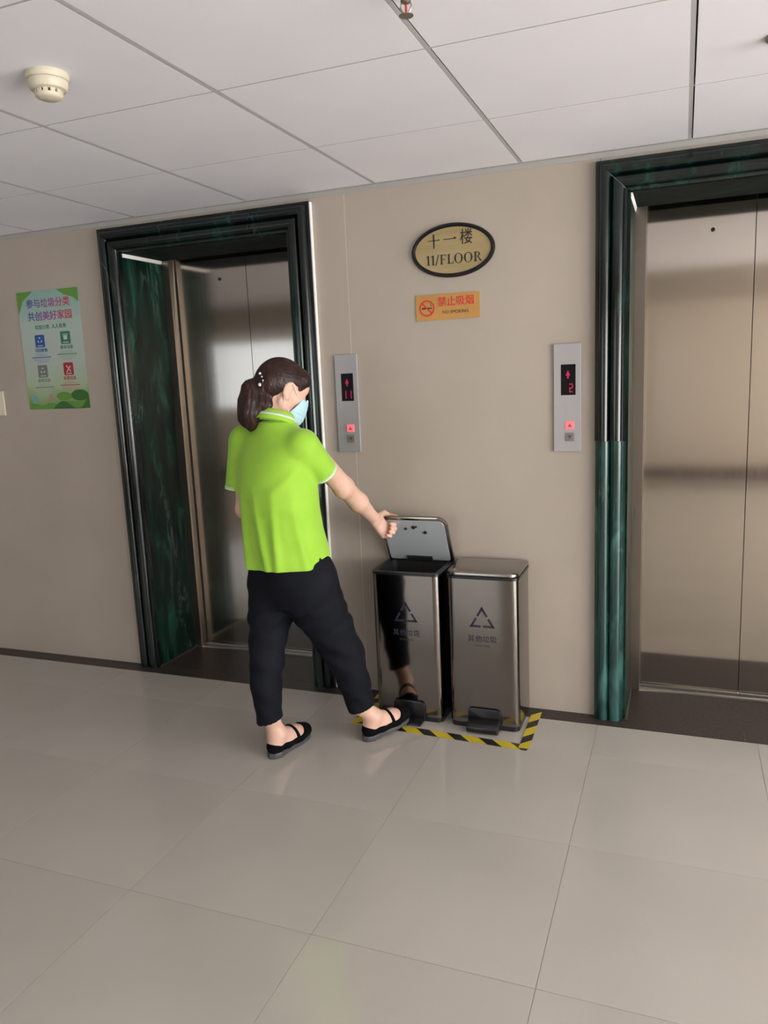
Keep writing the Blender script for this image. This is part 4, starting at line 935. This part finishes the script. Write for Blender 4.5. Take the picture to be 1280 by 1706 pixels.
TOR = [(0.69, -0.086, 0.000, 0.170, 0.144, TY), (0.80, -0.094, 0.000, 0.164, 0.138, TY), (0.88, -0.103, 0.000, 0.158, 0.130, TY), (0.96, -0.108, 0.000, 0.156, 0.128, TY),
       (1.06, -0.110, 0.000, 0.160, 0.126, TY), (1.14, -0.108, 0.000, 0.164, 0.114, TY), (1.19, -0.106, 0.002, 0.150, 0.092, TY), (1.225, -0.104, 0.004, 0.118, 0.074, TY), (1.255, -0.102, 0.006, 0.080, 0.062, TY), (1.275, -0.100, 0.008, 0.066, 0.058, TY)]
sf.loft(TOR, disp=folds, expo=2.2)
sf.capsule(neck - np.array((0, 0, 0.022)), shR + np.array((-0.012, 0, 0.006)), 0.052, 0.052, 0.05)
sf.capsule(neck - np.array((0, 0, 0.022)), shL + np.array((0.012, 0, 0.002)), 0.056, 0.056, 0.05)
slR1 = px(0.0690, 1.083, -0.030); slR0 = shR + np.array((-0.008, 0, 0.0))
slL1 = px(-0.248, 1.040, 0.105); slL0 = shL
sf.capsule(slR0, slR1, 0.062, 0.0490, 0.014, cut=1.0)
sf.capsule(slL0, slL1, 0.063, 0.056, 0.030, cut=1.0)
def past(p, q, l): return q + norm(q - p) * l
sf.capsule(slR1 - norm(slR1 - slR0) * 0.05, past(slR0, slR1, 0.03), 0.044, 0.044, 0.0, 'sub')
sf.capsule(slL1 - norm(slL1 - slL0) * 0.05, past(slL0, slL1, 0.03), 0.050, 0.050, 0.0, 'sub')
# hem, longer behind, with a slit at each side; open underneath
sl, X, Y, Z = sf.sub((-1, -1, 0), (1, 1, 2))
u = (X + 0.086) * Rt[0] + Y * Rt[1]; w_ = (X + 0.086) * Ft[0] + Y * Ft[1]
front = w_ > 0.008
hem = np.where(front, 0.748 + 0.10 * np.clip(w_, 0, 0.15), 0.749 + 0.003 * np.sin(u * 18))
slit = np.maximum(np.abs(w_ - 0.006) - 0.0035 - 0.17 * np.maximum(0, 0.785 - Z), Z - 0.786)
sf.v = np.maximum(sf.v, (hem - Z)).astype(np.float32)
sf.v = np.where(np.abs(u) > 0.08, np.maximum(sf.v, -slit), sf.v).astype(np.float32)
sf.loft([(k_[0], *k_[1:]) for k_ in TOR[:3]], off=-0.010, zr=(0.60, 0.87), op='sub', expo=2.2, disp=folds)
so = sf.mesh('polo_shirt', shirt_m, pe, 1)
# knitted cuffs: green band with two white lines, as rings around the sleeve ends
def ring_band(c, ax, r, h, th, name, m, parent, shift=0.0, n=40):
    ax = norm(ax); a = norm(np.cross(ax, (0.3, 0.2, 1))); b = np.cross(ax, a); v = []; f = []
    for k in range(n):
        t = 2 * math.pi * k / n; e = a * math.cos(t) + b * math.sin(t)
        for (rr, hh) in ((r, 0), (r + th, 0.15 * h), (r + th, 0.85 * h), (r, h), (r - 0.004, h), (r - 0.004, 0)): v.append(c + e * rr + ax * (shift + hh))
    for k in range(n):
        for j in range(6): f.append((k * 6 + j, k * 6 + (j + 1) % 6, ((k + 1) % n) * 6 + (j + 1) % 6, ((k + 1) % n) * 6 + j))
    return MB().add(v, f).build(name, m, parent, smooth=True, angle=50)
for s0, s1, r_ in ((slR0, slR1, 0.0488), (slL0, slL1, 0.0560)):
    ax = s1 - s0
    ring_band(s1, ax, r_ + 0.0005, 0.0055, 0.0010, 'cuff_trim', white_m, so, -0.0045)
    ring_band(s1, ax, r_, 0.002, 0.0012, 'cuff', shirt_m, so, 0.0010)
    ring_band(s1, ax, r_ + 0.0014, 0.0022, 0.0010, 'cuff_trim', white_m, so, -0.0095)
# collar
nax = norm(np.array((0.10, 0.10, 1.0)) + Ft * 0.22); ca = Rt; cb = norm(np.cross(nax, ca)); cc = neck + np.array((-0.002, 0.004, 0.030))
def collar_ring(prof, name, m, parent, n=56, gap=True):
    v = []; f = []; K2 = len(prof)
    for k in range(n + 1):
        t = math.radians(-60) + math.radians(300) * k / n if gap else 2 * math.pi * k / n
        t0 = math.pi + t + math.radians(90) + math.radians(0) if gap else t
        ang = math.radians(270) + (math.radians(-158) + math.radians(316) * k / n)
        e = ca * math.cos(ang) + cb * math.sin(ang)
        for (r, h) in prof: v.append(cc + e * r * (1 + 0.0) + nax * (h - (0.010 * (math.sin(ang) > 0.3) * (math.sin(ang)))))
    for k in range(n):
        for j in range(K2 - 1): f.append((k * K2 + j, k * K2 + j + 1, (k + 1) * K2 + j + 1, (k + 1) * K2 + j))
    o = MB().add(v, f).build(name, m, parent, smooth=True, fix=True)
    md = o.modifiers.new('thickness', 'SOLIDIFY'); md.thickness = 0.0025; md.offset = 0
    return o
co = collar_ring([(0.066, -0.012), (0.0620, 0.010), (0.0590, 0.026), (0.0600, 0.031), (0.0635, 0.031), (0.0680, 0.022), (0.0760, 0.006), (0.0830, -0.010)], 'collar', shirt_m, so)
collar_ring([(0.0725, 0.0165), (0.0765, 0.0085), (0.0772, 0.0075)], 'collar_trim', white_m, co)

# ---- trousers
tf = Field(axis((-0.31, 0.29, 0.0048)), axis((-0.26, 0.22, 0.0048)), axis((0.08, 0.85, 0.0048)))
tf.loft([(0.60, -0.075, 0.0, 0.135, 0.105, 42), (0.66, -0.077, 0.0, 0.158, 0.128, 42), (0.73, -0.084, 0.0, 0.160, 0.132, 44), (0.82, -0.090, 0.0, 0.150, 0.124, 45), (0.84, -0.092, 0.0, 0.148, 0.122, 45)], k=0.0)
tf.chain([px(-0.150, 0.66, 0.045)] + legL[1:], [0.098, 0.080, 0.066, 0.061, 0.055, 0.0505], 0.05, 0.03)
tf.chain([px(-0.020, 0.66, -0.045)] + legR[1:], [0.112, 0.096, 0.084, 0.0735, 0.068, 0.058, 0.0565], 0.05, 0.03)
sl, X, Y, Z = tf.sub((-1, -1, 0), (1, 1, 2))
wr = 0.0035 * np.sin(Z * 60 + X * 35 - Y * 20) * np.exp(-((Z - 0.40) / 0.09) ** 2) + 0.0028 * np.sin(Z * 95 - X * 60 + 1.3) * np.exp(-((Z - 0.55) / 0.08) ** 2) + 0.0022 * np.sin(Z * 80 + X * 50) * np.exp(-((Z - 0.2) / 0.07) ** 2)
# pressed crease along the front and back of each leg
tf.v = (tf.v + wr * (np.abs(tf.v) < 0.03)).astype(np.float32)
hemL = legL[-1]; hemR = legR[-1]
mid = (X < 0.0)
zc = np.where(mid, 0.150 + 0.24 * (X - hemL[0]), 0.138 + 0.34 * (X - hemR[0]))
shell = np.maximum(tf.v, -(tf.v + 0.007)); low = Z < 0.26
tf.v = np.where(low, shell, tf.v); tf.v = np.maximum(tf.v, zc - Z).astype(np.float32)
tf.mesh('trousers', trouser_m, pe, 1)

# ---- shoes
def shoe(h, d, buckle, pitch):
    fp = foot_pts(h, d); side = norm(np.cross(d, (0, 0, 1)))
    lo = np.minimum(h, h + d * 0.25) - 0.06; hi = np.maximum(h, h + d * 0.25) + 0.06
    f = Field(axis((lo[0], hi[0], 0.0030)), axis((lo[1], hi[1], 0.0030)), axis((-0.012, 0.13, 0.0030)))
    f.chain(fp, [r + 0.0055 for r in FR], 0.0, 0.02); f.capsule(fp[2], h + d * 0.222 + np.array((0, 0, 0.026)), 0.036, 0.024, 0.02)
    sl, X, Y, Z = f.sub((-9, -9, -9), (9, 9, 9))
    up = np.array((0, 0, 1.0)) - d * d[2]
    t = (X - h[0]) * d[0] + (Y - h[1]) * d[1] + Z * d[2]; w2 = (X - h[0]) * side[0] + (Y - h[1]) * side[1]; hz = (X - h[0]) * up[0] + (Y - h[1]) * up[1] + Z * up[2]
    form = f.v.copy(); top = np.interp(t, (-0.01, 0.02, 0.045, 0.09, 0.14, 0.165, 0.185, 0.20), (0.066, 0.064, 0.052, 0.044, 0.043, 0.046, 0.060, 0.2))
    f.v = np.maximum(np.maximum(form, hz - top), 0.014 - hz)
    # strap over the instep
    ft = Field(f.x, f.y, f.z); ak = h + d * 0.052 + np.array((0, 0, 0.085))
    ft.chain(fp, [r + 0.003 for r in FR], 0.0, 0.02); ft.capsule(ak, fp[2], 0.0345, 0.0295, 0.02)
    strap = np.maximum(np.maximum(np.abs(t - 0.128 + 0.12 * (hz - 0.06)) - 0.0065, ft.v - 0.0016), 0.030 - hz)
    f.v = np.minimum(f.v, np.maximum(strap, -(ft.v + 0.006))).astype(np.float32)
    o = f.mesh('shoe', shoe_m, pe, 1)
    g = Field(f.x, f.y, axis((-0.012, 0.045, 0.0025))); sl, X, Y, Z = g.sub((-9, -9, -9), (9, 9, 9))
    t = (X - h[0]) * d[0] + (Y - h[1]) * d[1] + Z * d[2]; w2 = (X - h[0]) * side[0] + (Y - h[1]) * side[1]; hz = (X - h[0]) * up[0] + (Y - h[1]) * up[1] + Z * up[2]
    hw = np.interp(t, (-0.006, 0.004, 0.03, 0.08, 0.15, 0.19, 0.215, 0.232, 0.242), (0.0, 0.020, 0.033, 0.031, 0.040, 0.038, 0.031, 0.018, 0.0))
    g.v = np.maximum(np.abs(w2) - hw, np.maximum(hz - np.interp(t, (0.0, 0.06, 0.11, 0.24), (0.0230, 0.0225, 0.0175, 0.0165)), 0.0006 + np.interp(t, (0.0, 0.14, 0.24), (0.0, 0.0, 0.003)) - hz)).astype(np.float32)
    g.mesh('sole', sole_m, o, 1)
    if buckle:
        c = h + d * 0.135 + side * 0.030 + np.array((0, 0, 0.058))
        bb = MB().box((-0.006, -0.0015, -0.005), (0.006, 0.0015, 0.005)).build('buckle', metal_m, o, bevel=0.001)
        bb.location = c; bb.rotation_euler = Vector(side + np.array((0, 0, 0.6))).to_track_quat('Y', 'Z').to_euler()
shoe(heelL, dirL, False, 0); shoe(heelR, dirR, True, 0.07)
